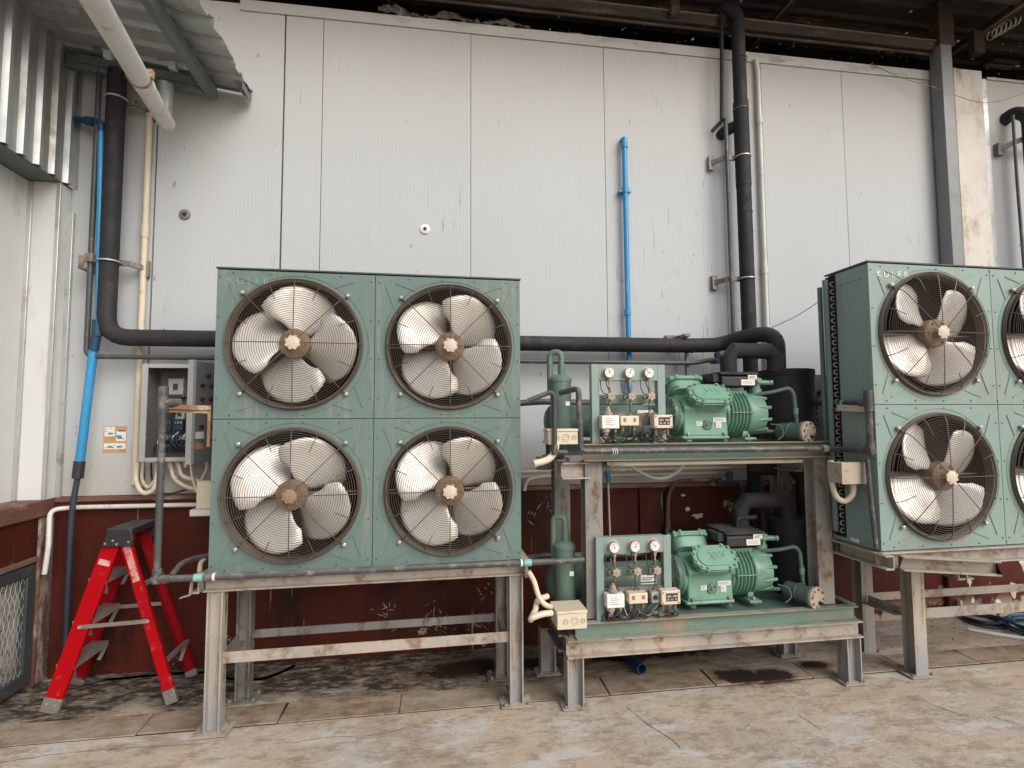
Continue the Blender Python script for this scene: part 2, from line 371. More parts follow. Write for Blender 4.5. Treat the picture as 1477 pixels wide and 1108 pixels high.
def letters(txt, size, mat, parent, name, loc, rot, depth=.0008):
    c = bpy.data.curves.new(name, 'FONT'); c.body = txt; c.size = size; c.extrude = depth; c.align_x = 'CENTER'; c.align_y = 'CENTER'
    t = bpy.data.objects.new('tmp', c); COL.objects.link(t)
    me = bpy.data.meshes.new_from_object(t.evaluated_get(bpy.context.evaluated_depsgraph_get()))
    bpy.data.objects.remove(t); bpy.data.curves.remove(c)
    me.materials.clear(); me.materials.append(MT[mat])
    o = bpy.data.objects.new(name, me); COL.objects.link(o)
    if parent: o.parent = parent
    o.location = loc; o.rotation_euler = rot
    return o
def children(o): return [c for c in bpy.data.objects if c.parent == o]
def copy_tree(o, parent=None):
    c = o.copy(); COL.objects.link(c); c.parent = parent
    for ch in children(o): copy_tree(ch, c)
    return c

# ================================================================== SETTING
fl = M(); fl.grid(lambda u, v: V((-40+80*u, -40+46*v, 0)), 8, 8)
tag(mk('floor', fl, 'concrete', origin=V((0, 0, 0))), 'stained brown and grey concrete yard floor', 'floor', kind='structure')
dj = M(); dj.bb(-1.9, 8.2, -.752, -.546, -.05, .003)
tag(mk('drain_channel', dj, 'joint_dirt', origin=V((0, 0, 0))), 'dirt filled drain channel under the cover slabs', 'drain', kind='structure')
sl = M()
xs = [-1.6, -.95, -.325, .34, .955, 1.56, 2.12, 2.765, 3.39, 4.03, 4.565, 5.2, 5.85, 6.5, 7.1, 7.7]
for a, b in zip(xs, xs[1:]):
    g = random.uniform(.002, .006); sk = random.uniform(-.012, .012)
    p = [(a+g+sk, -.55+random.uniform(-.004, .004)), (a+g, -.748+random.uniform(-.004, .003)), (b-g, -.748+random.uniform(-.004, .003)), (b-g+sk*.5, -.55+random.uniform(-.004, .004))]
    sl.prism(p, (0, 0, .0), (1, 0, 0), (0, 1, 0), (0, 0, .006+random.uniform(0, .002)))
tag(mk('pavement', sl, 'slab', origin=V((0, 0, 0)), bevel=.003), 'row of worn concrete drain cover slabs along the wall', 'pavement', kind='structure')

# cracks in the yard and rust halos under the feet
q = M(); rnd = random.Random(31)
def crack(pts, w):
    pp = spline([P(x, y, Z=.002) for x, y in pts], 9)
    for a, b in zip(pp, pp[1:]):
        o1 = V((rnd.uniform(-.006, .006), rnd.uniform(-.006, .006), 0)); d = (b-a).normalized(); n = V((-d.y, d.x, 0))*w*rnd.uniform(.3, 1.1)
        q.add([a-n, a+n, b+n+o1*.3, b-n+o1*.3], [(0, 1, 2, 3)])
crack([(905, 1020), (935, 1045), (952, 1056), (968, 1066), (981, 1078)], .0022)
crack([(1150, 1030), (1172, 1044), (1184, 1052)], .002)
crack([(420, 1072), (470, 1064), (540, 1060), (585, 1050)], .0014)
crack([(0, 1100), (80, 1088), (170, 1080), (300, 1072)], .0016)
crack([(1330, 1010), (1385, 1030), (1440, 1036), (1477, 1050)], .0015)
tag(mk('floor_crack', q, 'joint_dirt', origin=V((0, 0, 0))), 'thin dark cracks in the concrete yard', 'crack', kind='structure')
# ---------------------------------------------------------------- white panel wall
t = thing('panel_wall', 'tall white insulated panel wall with thin vertical seams above the red plinth', 'wall', (0, 0, 0))
bd = [(-1.40, .004), (-.70, .011), (.096, .011), (.352, .004), (1.39, .003), (2.40, .003), (3.357, .003), (3.70, .005), (4.42, .003), (5.45, .002)]
for (a, ga), (b, gb) in zip(bd, bd[1:]):
    q = M(); q.bb(a+ga/2, b-gb/2, 0, .1, 1.09, 4.44); mk('wall_panel', q, 'wall_white', t, bevel=.002)
for a, b in ((5.80, 6.93), (6.934, 8.1), (8.104, 9.3)):
    q = M(); q.bb(a, b, 0, .1, 1.09, 4.44); mk('wall_panel', q, 'wall_white', t, bevel=.002)
q = M(); q.bb(-1.45, 9.4, .105, .12, 1.05, 4.43); mk('backing_board', q, 'seam_dark', t)
q = M(); q.bb(-.2, 5.445, -.012, .10, 4.4425, 4.462); q.bb(-.2, 5.445, -.0125, -.0025, 4.385, 4.4425); q.bb(5.81, 9.3, -.012, .1, 4.4425, 4.462)
mk('cap_flashing', q, 'panel_flash', t)
# rusty breakout patch under the cap
q = M()
cpt = P(832, 54, Y=0)
pts = []
for i in range(22):
    a = 2*PI*i/22; rr = random.uniform(.6, 1.15)
    pts.append((math.cos(a)*.085*rr, (math.sin(a)*.045*rr if math.sin(a) < 0 else math.sin(a)*.012)))
q.prism(pts, (cpt.x, -.001, cpt.z+.02), (1, 0, 0), (0, 0, 1), (0, -.004, 0)); mk('rust_patch', q, 'rust', t)
# concrete pier between the panels
q = M(); q.bb(5.46, 5.74, -.025, .3, 1.09, 4.50)
tag(mk('concrete_pier', q, 'pillar_concrete', bevel=.004), 'patchy beige concrete pier between the white panels behind the right condenser', 'pillar')
q = M(); q.bb(5.745, 5.795, -.012, .1, 1.1, 4.44)
tag(mk('joint_strip', q, 'zinc_plain'), 'pale blue grey joint strip beside the concrete pier', 'trim')

# ---------------------------------------------------------------- red plinth wall
t = thing('plinth_wall', 'low dark red painted plinth wall with peeling patches behind the machines', 'wall', (0, 0, 0))
q = M(); q.bb(-1.19, 9.4, -.02, .25, 0, 1.055); mk('wall', q, 'red_wall', t, bevel=.004)
q = M(); q.bb(-1.19, 9.4, -.030, .1, 1.056, 1.088); mk('ledge', q, 'brown_ledge', t, bevel=.006)
for x in (1.68, 2.62):   # shallow painted ribs on the plinth
    q = M(); q.bb(x-.018, x+.018, -.042, -.021, .02, 1.05); mk('rib', q, 'red_wall', t, bevel=.005)
def dconduit(px, name, label, mat='red_wall'):
    x = P(px, 780, Y=-.04).x; q = M(); q.pipe([(x, -.042, .05), (x, -.042, 1.03)], .017)
    tag(mk(name, q, mat), label, 'conduit')
dconduit(1363, 'painted_conduit', 'red painted vertical conduit on the plinth below the right condenser')

rnd = random.Random(77)
def scuff(px, py, n, sp, ln):
    c = P(px, py, Y=-.0215); q = M()
    for k in range(n):
        a = rnd.uniform(0, PI); l = ln*rnd.uniform(.3, 1); w_ = rnd.uniform(.0008, .0022); o_ = V((rnd.gauss(0, sp), 0, rnd.gauss(0, sp))); u = V((math.cos(a), 0, math.sin(a))); n_ = V((-math.sin(a), 0, math.cos(a)))
        q.add([c+o_-u*l-n_*w_*.3, c+o_+n_*-w_, c+o_+u*l, c+o_+n_*w_], [(0, 1, 2, 3)])
    mk('scuff_mark', q, 'pillar_concrete', t)
for a_ in ((552, 885, 16, .05, .03), (625, 880, 12, .05, .03), (700, 890, 14, .04, .04), (700, 855, 8, .05, .03), (790, 725, 10, .04, .02), (845, 705, 5, .01, .02), (640, 905, 8, .06, .03), (765, 740, 6, .03, .03)): scuff(*a_)
def peel(px, py, w_, h_):
    c = P(px, py, Y=-.0217); q = M(); n = 16; pts = []
    for k in range(n): a = 2*PI*k/n; r_ = rnd.uniform(.45, 1.1); pts.append(c+V((math.cos(a)*w_*r_, 0, math.sin(a)*h_*r_)))
    q.add(pts, [tuple(range(n))]); mk('peeled_patch', q, 'pillar_concrete', t)
for a_ in ((1006, 744, .055, .022), (992, 734, .02, .02), (985, 714, .025, .012), (1398, 838, .025, .05), (1403, 866, .02, .03), (1462, 850, .05, .07), (1475, 810, .04, .08), (1440, 868, .03, .02), (1350, 893, .09, .02)): peel(*a_)

# ---------------------------------------------------------------- left return wall
t = thing('side_wall', 'pale side wall with ribbed metal cladding at left edge of the photo', 'wall', (0, 0, 0))
q = M(); q.bb(-1.46, -1.36, -1.7, -.115, 1.085, 3.05); mk('wall_panel', q, 'side_white', t)
q = M(); q.bb(-1.40, -1.192, -.112, -.004, 1.085, 3.054); mk('corner_box', q, 'side_white', t, bevel=.003)
q = M(); q.bb(-1.362, -1.335, -.128, -.1125, 1.086, 3.05); q.bb(-1.203, -1.180, -.123, -.1125, 1.086, 3.05); q.bb(-1.20, -1.162, -.026, -.004, 1.086, 2.90)
mk('corner_trim', q, 'zinc_plain', t, bevel=.003)
# corrugated cladding overhanging the panel
q = M(); prof = []
y = -1.66
while y < -.02:
    for dy, dx in ((0, 0), (.055, 0), (.067, .028), (.092, .028), (.104, 0)): prof.append((y+dy, dx))
    y += .125
vs = []; fs = []
for (yy, dx) in prof: vs += [(-1.188+dx, min(yy, -.004), 3.06), (-1.188+dx, min(yy, -.004), 4.2)]
for i in range(len(prof)-1): fs.append((2*i, 2*i+2, 2*i+3, 2*i+1))
q.add(vs, fs); mk('cladding', q, 'zinc', t, solid=.002, flat=True)
q = M(); q.bb(-1.46, -1.19, -1.66, -.004, 3.055, 3.085); mk('girt', q, 'canopy_paint', t)
# base: ledge, red face, opening with wire mesh
q = M(); q.bb(-1.5, -1.186, -1.7, -.021, .985, 1.084); mk('ledge', q, 'brown_ledge', t, bevel=.008)
q = M(); q.bb(-1.5, -1.205, -1.7, -.13, .76, .984); mk('red_band', q, 'red_wall', t)
q = M(); q.bb(-1.5, -1.188, -1.7, -.135, .728, .7595); mk('lintel', q, 'brown_ledge', t, bevel=.006)
q = M(); q.bb(-1.5, -1.193, -.128, -.021, 0, .984); mk('pilaster', q, 'dirty_pilaster', t, bevel=.008)

t = thing('mesh_gate', 'dark framed wire mesh screen in the opening at bottom left', 'gate', (-1.2, -.9, 0))
q = M()
for a in ((-1.235, -1.20, -1.65, -.135, .655, .722), (-1.235, -1.20, -1.65, -.135, .03, .10), (-1.235, -1.20, -.20, -.135, .101, .654), (-1.235, -1.20, -1.65, -1.59, .101, .654)): q.bb(*a)
wpart('frame', q, 'gate_frame', t, bevel=.004)
q = M()
def zig(y0, sgn):
    pts = []
    for k in range(13): pts.append((-1.217+.002*sgn, y0+(.018 if k % 2 else 0)*sgn, .10+.046*k))
    return pts
y = -1.58
while y < -.2:
    q.tube(zig(y, 1), .0012, 4); q.tube(zig(y+.036, -1), .0012, 4); y += .036
wpart('wire_mesh', q, 'zinc_plain', t)
q = M(); q.grid(lambda u, v: V((-1.275+random.uniform(-.008, .008), -1.66+1.53*u, .02+.72*v)), 46, 24); wpart('cooling_pad', q, 'pad', t, solid=.03)

# ---------------------------------------------------------------- lean-to canopy, top left
def cz(x): return 3.80-.13*(x+.33)
t = thing('canopy', 'ribbed metal lean-to canopy on grey steel beams at top left', 'canopy', (0, 0, 0))
q = M(); vs = []; fs = []; prof = []
y = -1.0
while y < -.06:
    for dy, dz in ((0, 0), (.075, 0), (.09, .026), (.125, .026), (.14, 0)): prof.append((min(y+dy, -.03), dz))
    y += .17
for (yy, dz) in prof:
    j = random.uniform(-.012, .012)
    vs += [(-1.196, yy, cz(-1.196)+dz), (-.10+j, yy, cz(-.10)+dz)]
for i in range(len(prof)-1): fs.append((2*i, 2*i+2, 2*i+3, 2*i+1))
q.add(vs, fs); mk('roof_sheet', q, 'zinc', t, solid=.0015, flat=True)
q = M(); a, b = P(95, 88, Y=-.12), P(297, 128, Y=-.12); a.z -= .0; q.bar(a, b, .085, .05); mk('wall_beam', q, 'canopy_paint', t, bevel=.004)
q = M(); q.bar((-.335, -.06, 3.738), (-.335, -1.0, 3.738), .085, .05); mk('rafter', q, 'canopy_paint', t, bevel=.004)
q = M(); q.bar((-1.10, -.155, 3.845), (-.37, -.155, 3.755), .05, .03); mk('purlin', q, 'canopy_paint', t)
q = M(); q.angle((-.105, -.035, 3.76), (-.105, -.20, 3.76), (-1, 0, 0), (0, 0, -1), .05, .003); mk('edge_trim', q, 'canopy_paint', t)

# ---------------------------------------------------------------- shed roof above everything
t = thing('shed_roof', 'dark sheet roof on rusty steel above the white wall', 'roof', (0, 0, 0))
def rz(y): return 5.02+.05*y
q = M(); vs = []; fs = []; prof = []
y = -.95
while y < 3.4:
    for dy, dz in ((0, 0), (.10, 0), (.115, -.03), (.145, -.03), (.16, 0)): prof.append((y+dy, dz))
    y += .2
for (yy, dz) in prof: vs += [(-3, yy, rz(yy)+dz), (13, yy, rz(yy)+dz)]
for i in range(len(prof)-1): fs.append((2*i, 2*i+2, 2*i+3, 2*i+1))
q.add(vs, fs); mk('roof_sheet', q, 'roof_dark', t, solid=.002, flat=True)
for y in (-.85, -.3, .25, 1.1, 2.0):
    q = M(); q.chan((-3, y, rz(y)-.085), (13, y, rz(y)-.085), (0, 0, 1), (0, -1, 0), .10, .045, .004, .004); mk('purlin', q, 'roof_steel', t)
for (pa, zz) in (((1110, 42), 4.88), ((1380, 75), 4.86), ((560, -60), 4.88)):
    x = P(*pa, Z=zz).x
    q = M(); q.bb(x-.03, x+.03, -.7, 3.2, zz-.0, zz+.02); q.bb(x-.004, x+.004, -.7, 3.2, zz+.0205, zz+.07); mk('rafter', q, 'roof_steel', t)
    q = M(); q.bb(x-.032, x-.02, -.7, 3.2, zz-.012, zz-.0005); mk('rafter_edge', q, 'roof_light_edge', t)
q = M(); q.bb(-3, 13, 3.4, 3.45, 4.3, 5.4); mk('light_stop_wall', q, 'roof_dark', t)  # unseen end wall, added to keep light from behind off the roof underside
q = M(); q.bb(-3, 13, .13, 3.39, 4.25, 4.30); mk('light_stop_ceiling', q, 'roof_dark', t)  # unseen ceiling, added with the end wall to close the light leak
# hanging stubs and translucent strips
q = M(); c = P(1412, 75, Y=-.02); q.bb(c.x-.05, c.x+.05, -.03, .03, 4.66, 4.86); mk('hanger_plate', q, 'roof_steel', t)
q = M(); c = P(972, 8, Y=-.1); q.bb(c.x-.035, c.x+.035, -.13, -.08, 4.62, 4.95); mk('hanger_plate', q, 'roof_steel', t)
for (px, py, w) in ((1412, 31, .14), (1430, 17, .12), (1412, 13, .07), (1464, 5, .12), (1452, 88, .3), (1440, 96, .3), (1450, 70, .25)):
    c = P(px, py, Y=.5); q = M(); q.bb(c.x-w/2, c.x+w/2, .48, .52, c.z-.012, c.z+.006); mk('sheet_clip', q, 'roof_light_edge', t)

t = thing('eaves_beam', 'rusty brown steel eaves beam running along the top of the white wall', 'beam', (0, 0, 0))
xe = P(1352, 80, Y=-.05).x
q = M(); q.bb(.1, xe, -.075, -.03, 4.60, 4.668); mk('web', q, 'roof_steel', t)
q = M(); q.bb(.1, xe, -.088, -.02, 4.669, 4.679); mk('flange', q, 'roof_light_edge', t)
q = M(); q.tube([(.1, -.05, 4.575), (xe, -.05, 4.575)], .012, 10); mk('rail', q, 'roof_steel', t)

# crumpled sheet stuffed above the cap
q = M(); rnd = random.Random(3)
xa, xb = P(545, 15, Y=-.02).x, P(765, 25, Y=-.02).x
hh = {}
def crump(u, v):
    k = (round(u*36), round(v*7))
    if k not in hh: hh[k] = rnd.uniform(-.035, .035)
    top = .02+.10*(.5+.5*math.sin(u*17))*(1-u*.4)
    return V((xa+(xb-xa)*u, -.03+hh[k]*.8+.06*v, 4.464+top*v+hh[k]*.3*v))
q.grid(crump, 36, 7)
tag(mk('crumpled_sheet', q, 'rag', solid=.002, smooth=15), 'crumpled brown insulation sheet stuffed above the wall cap at top centre', 'insulation')

# flecks of debris caught under the roof
q = M(); rnd = random.Random(11)
for i in range(150):
    x = rnd.uniform(1.8, 7.2); y = rnd.uniform(-.05, .45); z = rnd.uniform(4.50, 4.96); r = rnd.choice([.003, .004, .005, .008])
    q.obox((x, y, z), (r, 0, r*.3), (0, r, 0), (0, r*.3, r*.8))
tag(mk('debris_flecks', q, 'fleck'), 'pale flecks of debris caught in the webs under the dark roof', 'debris', kind='stuff')

# ---------------------------------------------------------------- grey steel column
a = P(1353, 200, Y=-.42); b = P(1396, 200, Y=-.42)
cx0 = P(1375, 380, Y=-.125).x
t = thing('steel_column', 'dark grey square steel column rising behind the right condenser', 'column', (cx0+.05, -.07, 1.09))
q = M(); q.bb(cx0, cx0+.105, -.125, -.02, 1.103, 4.62); wpart('shaft', q, 'column_paint', t, bevel=.004)
q = M(); q.bb(cx0-.03, cx0+.135, -.135, -.002, 1.089, 1.102); wpart('base_plate', q, 'steel_grey', t)
q = M(); q.bb(cx0+.012, cx0+.15, -.115, -.03, 4.621, 5.0); wpart('head_plate', q, 'roof_steel', t)
tilt = 0

# ---------------------------------------------------------------- pipes on the wall
def clampset(t, x, z, dirn=1, y=-.13, name='bracket', w=.16, rr=.062):
    q = M()
    q.bb(x-dirn*w-.02, x-dirn*w+.02, -.035, -.004, z-.055, z+.055)
    a = V((x-dirn*w, -.03, z)); b = V((x-dirn*w*.62, -.10, z+.012)); c = V((x-dirn*.02, -.10, z+.012))
    q.bar(a, b, .035, .02); q.bar(b, c, .035, .02)
    o = wpart(name, q, 'rust_steel' if 'rust_steel' in MT else 'steel_grey', t, bevel=.002)
    q = M(); q.torus((x, y, z+.01), (0, 0, 1), rr, .006, 28, 6); wpart('clamp', q, 'zinc_plain', t)
t = thing('insulated_pipe', 'thick black insulated pipe dropping at left, then running behind the left condenser to the rack', 'pipe', (-.885, -.13, 2.02))
q = M(); q.pipe([(-.885, -.13, 3.80), (-.885, -.13, 2.078), (2.95, -.13, 2.085), (3.20, -.16, 2.09), (3.30, -.30, 2.135), (3.44, -.45, 2.135), (3.44, -.45, 1.80)], .053, .14, 18)
wpart('pipe', q, 'insulation', t)
clampset(t, -.885, 2.545, -1); clampset(t, -.885, 3.60, -1)
for x in (2.93,):
    q = M(); q.bb(x-.02, x+.02, -.19, -.02, 2.145, 2.165); q.bb(x+.02, x+.04, -.12, -.09, 1.84, 2.165); q.bb(x-.09, x+.05, -.03, -.004, 2.135, 2.175); q.bb(x-.09, x+.02, -.035, -.004, 1.815, 1.855)
    wpart('bracket', q, 'steel_grey', t); q = M(); q.torus((x+.06, -.13, 2.085), (1, 0, 0), .054, .003, 28, 6); wpart('clamp', q, 'zinc_plain', t)
for x in (-.55, .0, 1.86, 2.2, 2.51, 2.8):
    q = M(); q.torus((x, -.13, 2.081+.001*x), (1, 0, 0), .053, .002, 24, 6); wpart('tape_band', q, 'black_plastic', t)

q = M(); q.pipe([(-.988, -.13, 3.80), (-.988, -.13, 1.958), (3.0, -.13, 1.958), (3.09, -.15, 1.975), (3.14, -.2, 1.975)], .016, .05)
tag(mk('liquid_pipe', q, 'dark_pipe'), 'thin dark pipe running beside and below the thick left insulated pipe', 'pipe')
t = thing('blue_valve', 'small blue valve on the thin pipe above the upper compressor', 'valve', P(1035, 512, Y=-.16))
c = P(1035, 516, Y=-.16)
q = M(); q.lathe(c+V((0, 0, -.02)), (0, 0, 1), [(0, .018), (.02, .018), (.024, .024), (.05, .024), (.055, .015), (.065, .015)], 12); wpart('body', q, 'blue_part', t)
q = M(); q.bb(c.x-.05, c.x+.05, c.y-.02, c.y+.02, c.z-.045, c.z-.021); wpart('base', q, 'black_plastic', t)

t = thing('blue_pipe', 'long blue plastic pipe at left, slanting down to a black hose by the ladder', 'pipe', P(110, 690, Y=-.12))
q = M(); a = P(146, 175, Y=-.085)
q.pipe([P(146, 180, Y=-.15), P(142, 470, Y=-.15)], .0175); wpart('upper_pipe', q, 'blue_pvc', t)
q = M(); q.pipe([P(141, 470, Y=-.15), P(136, 505, Y=-.14)], .026); q.pipe([P(141, 462, Y=-.15), P(140, 485, Y=-.148)], .029); wpart('coupling', q, 'dark_blue_pvc', t)
q = M(); q.pipe([P(135, 505, Y=-.13), P(115, 668, Y=-.14)], .025); wpart('lower_pipe', q, 'blue_pvc', t)
q = M(); q.pipe([P(115, 665, Y=-.14), P(112, 690, Y=-.14)], [.03]*2 if 0 else .03); wpart('adapter', q, 'black_plastic', t)
q = M(); q.tube(spline([P(112, 688, Y=-.14), P(104, 740, Y=-.14), P(99, 830, Y=-.12), P(95, 940, Y=-.10), P(97, 968, Y=-.10)]), .016, 10); wpart('hose', q, 'rubber_hose', t)
q = M(); q.pipe([P(106, 172, Y=-.05), P(146, 177, Y=-.15), P(146, 190, Y=-.15)], .02, .02); q.cyl(P(126, 175, Y=-.10), P(134, 176, Y=-.12), .03); wpart('elbow', q, 'dark_blue_pvc', t)

t = thing('blue_pipe', 'blue plastic vertical pipe on the middle of the white wall above the gauges', 'pipe', P(903, 500, Y=-.05))
xm = 2.535
q = M(); q.pipe([(xm, -.0, 3.655), (xm, -.05, 3.655), (xm+.005, -.05, 1.62)], .0195, .03); wpart('pipe', q, 'blue_pvc', t)
for z in (3.60, 3.255, 2.335): 
    q = M(); q.cyl((xm, -.05, z-.022), (xm, -.05, z+.022), .025); wpart('coupling', q, 'blue_pvc', t)
q = M(); q.bb(xm-.045, xm+.045, -.055, -.002, 3.24, 3.252); wpart('clip', q, 'blue_pvc', t)
c = P(876, 670, Y=-.06)
q = M(); q.pipe([(c.x, -.06, c.z+.08), (c.x, -.06, c.z-.06)], .021); q.cyl((c.x, -.06, c.z-.06), (c.x+.004, -.06, c.z-.13), .020, .012)
tag(mk('blue_pipe_stub', q, 'blue_pvc'), 'short blue pipe stub below the upper rack beam', 'pipe')
q = M(); q.tube([(c.x+.004, -.06, c.z-.12), (c.x+.015, -.055, .6), (c.x+.03, -.05, .05)], .007, 8)
tag(mk('drain_hose', q, 'cream'), 'thin cream drain hose hanging from the blue stub down the red plinth', 'hose')

# riser in the middle
t = thing('pipe_riser', 'tall black insulated riser with bracket arms right of the blue middle pipe', 'pipe', (3.44, -.12, 1.1))
q = M(); q.pipe([(3.28, .12, 4.735), (3.36, -.10, 4.745), (3.435, -.13, 4.66), (3.437, -.13, 3.95)], .050, .08, 18); q.tube([(3.437, -.13, 3.96), (3.44, -.13, 3.30)], .056, 18); q.tube([(3.44, -.13, 3.31), (3.452, -.13, .60)], .053, 18)
wpart('pipe', q, 'insulation', t)
for z in (3.52, 2.585): clampset(t, 3.44, z, 1, w=.20, rr=.057)
q = M(); q.torus((3.437, -.13, 3.90), (0, 0, 1), .057, .003, 24, 6); wpart('tape_band', q, 'steel_grey', t)
for z in (4.3, 3.1, 2.95, 2.3, 2.05, 1.7): q = M(); q.torus((3.443, -.13, z), (random.uniform(-.06, .06), 0, 1), .0535, .0022, 24, 6); wpart('tape_band', q, 'black_plastic', t)
q = M(); q.pipe([(3.44, -.10, 3.80), (3.36, -.05, 3.78), (3.34, .02, 3.76)], .042, .05); wpart('branch', q, 'insulation', t)
q = M(); q.pipe([(3.27, .02, 3.79), (3.315, -.12, 3.84), (3.325, -.12, 1.97)], .0145, .04); 
tag(mk('green_liquid_line', q, 'dark_pipe'), 'thin greenish pipe clipped left of the tall black riser', 'pipe')
q = M(); q.tube([(3.32, -.10, 4.68), (3.30, -.12, 4.3), (3.285, -.12, 3.82)], .014, 10)
tag(mk('suction_line', q, 'insulation'), 'thin black tube above the greenish pipe by the riser elbow', 'pipe')
t = thing('wall_conduit', 'cream plastic conduit right of the tall black riser', 'conduit', (3.6, -.03, 1.9))
xx = P(1100, 300, Y=-.03).x
q = M(); q.pipe([(xx-.01, -.02, 4.40), (xx, -.03, 4.30), (xx, -.03, 1.0)], .018, .05); wpart('pipe', q, 'white_pvc', t)
for z in (3.9, 2.70, 2.0): q = M(); q.cyl((xx, -.03, z-.03), (xx, -.03, z+.03), .022); wpart('coupling', q, 'white_pvc', t)
t = thing('wall_conduit', 'cream plastic conduit just right of the thick black pipe at left', 'conduit', (-.73, -.03, 2))
q = M(); q.pipe([(-.735, -.03, 3.78), (-.735, -.03, 1.16)], .019); wpart('pipe', q, 'cream', t)
q = M(); q.cyl((-.735, -.03, 2.75), (-.735, -.03, 2.83), .023); wpart('coupling', q, 'cream', t)

# right bracket and pipe
q = M(); q.bb(-1.045, -.995, -.155, -.004, 2.50, 2.585); q.bb(-1.01, -.965, -.16, -.10, 2.545, 2.60)
tag(mk('pipe_saddle', q, 'steel_grey', bevel=.003), 'rusty grey saddle holding the thin pipe left of the blue pipe', 'bracket')
t = thing('beam_hanger', 'small pale hanger clips on top of the grey canopy beam', 'bracket', P(237, 80, Y=-.16))
for px, py, mt_ in ((143, 72, 'box_grey'), (158, 80, 'white_paint'), (228, 78, 'white_paint'), (236, 84, 'steel_grey'), (251, 96, 'white_paint')):
    c = P(px, py, Y=-.17); q = M(); q.bb(c.x-.022, c.x+.022, -.20, -.15, c.z-.03, c.z+.02); wpart('clip', q, mt_, t, bevel=.003)
t = thing('insulated_pipe', 'black insulated pipe leaving the wall at the right edge above the right condenser', 'pipe', P(1470, 200, Y=-.15))
a = P(1448, 175, Y=0); b = P(1475, 166, Y=-.15)
q = M(); q.pipe([(a.x, .02, a.z), (a.x+.03, -.06, a.z+.05), (b.x+.06, -.15, b.z), (b.x+.06, -.15, b.z-1.6)], .05, .08, 16); wpart('pipe', q, 'insulation', t)
q = M(); c = P(1437, 218, Y=0); q.bb(c.x-.03, c.x+.03, -.04, -.003, c.z-.05, c.z+.05); q.bar((c.x, -.03, c.z), (c.x+.11, -.11, c.z+.05), .04, .02); q.bar((c.x+.11, -.11, c.z+.05), (c.x+.36, -.11, c.z+.05), .04, .02); wpart('bracket', q, 'steel_grey', t)
c = P(1463, 200, Y=-.13)
q = M(); q.tube([(c.x-.0, -.13, c.z+.2), (c.x, -.13, c.z-.4), (c.x+.02, -.13, c.z-1.6)], .012, 10)
tag(mk('liquid_pipe', q, 'dark_pipe'), 'thin dark pipe at the right edge in front of the white panels', 'pipe')

# hanging wires
def wire(pts, r, name, label, mat='steel_grey', cat='cable'):
    q = M(); q.tube(spline(pts), r, 6); return tag(mk(name, q, mat), label, cat)
wire([P(1262, 95, Y=-.02), P(1300, 112, Y=-.06), P(1350, 127, Y=-.1), P(1405, 146, Y=-.1), P(1440, 146, Y=-.1), P(1480, 133, Y=-.1)], .003, 'hanging_wire', 'thin sagging wire crossing the grey column near the roof')
wire([P(1060, 495, Y=-.10), P(1100, 478, Y=-.2), P(1145, 458, Y=-.4), P(1186, 432, Y=-.70)], .0025, 'hanging_wire', 'thin wire from the riser to the right condenser')
q = M(); c = P(1455, 38, Y=-.0)
q.tube([P(1425, 52, Y=0)+(P(1477, 22, Y=0)-P(1425, 52, Y=0))*(i/90)+V((0, .05*math.cos(i*PI/6), .05*math.sin(i*PI/6))) for i in range(91)], .006, 6)
tag(mk('coiled_cable', q, 'white_pvc'), 'pale coiled cable hanging under the roof at top right', 'cable')

# wall anchors
for (px, py, mat, lab) in ((267, 310, 'box_grey', 'grey round plug in the white wall left of the dark seam'), (613, 331, 'sticker', 'white round plug in the white wall above the left condenser')):
    c = P(px, py, Y=0); t = thing('wall_plug', lab, 'wall plug', (c.x, 0, c.z))
    q = M(); q.lathe((c.x, -.001, c.z), (0, -1, 0), [(0, .036), (.006, .036), (.010, .03), (.011, .014), (.006, .012)], 24); wpart('washer', q, mat, t)
    q = M(); q.cyl((c.x, -.004, c.z), (c.x, -.016, c.z), .011, None, 8); wpart('bolt_head', q, 'ink', t)

# hygiene sticker
a, b = P(150, 615, Y=0), P(182, 653, Y=0); w_, h_ = b.x-a.x, a.z-b.z
t = thing('safety_sticker', 'orange and white instruction sticker on the wall left of the open electrical box', 'sticker', (a.x, 0, b.z))
q = M()
def st(u0, u1, v0, v1, k, d): q.cur = k; q.bb(a.x+w_*u0, a.x+w_*u1, -.002-.0006*d, -.001, b.z+h_*v0, b.z+h_*v1)
st(0, 1, 0, 1, 1, 0); st(.04, .48, .62, .97, 0, 1); st(.55, .97, .44, .84, 0, 1); st(.04, .97, .14, .36, 0, 1); st(.60, .95, .80, .84, 2, 2)
for u, v in ((.3, .72), (.7, .55), (.3, .22), (.7, .22), (.66, .62)): st(u-.1, u+.12, v-.03, v+.04, 3, 2)
for u, v in ((.1, .8), (.1, .9), (.85, .52), (.12, .2), (.5, .28), (.45, .2), (.3, .92)): st(u-.03, u+.03, v-.012, v+.012, 2, 2)
wpart('sheet', q, ['sticker', 'orange', 'ink', 'teal'], t)

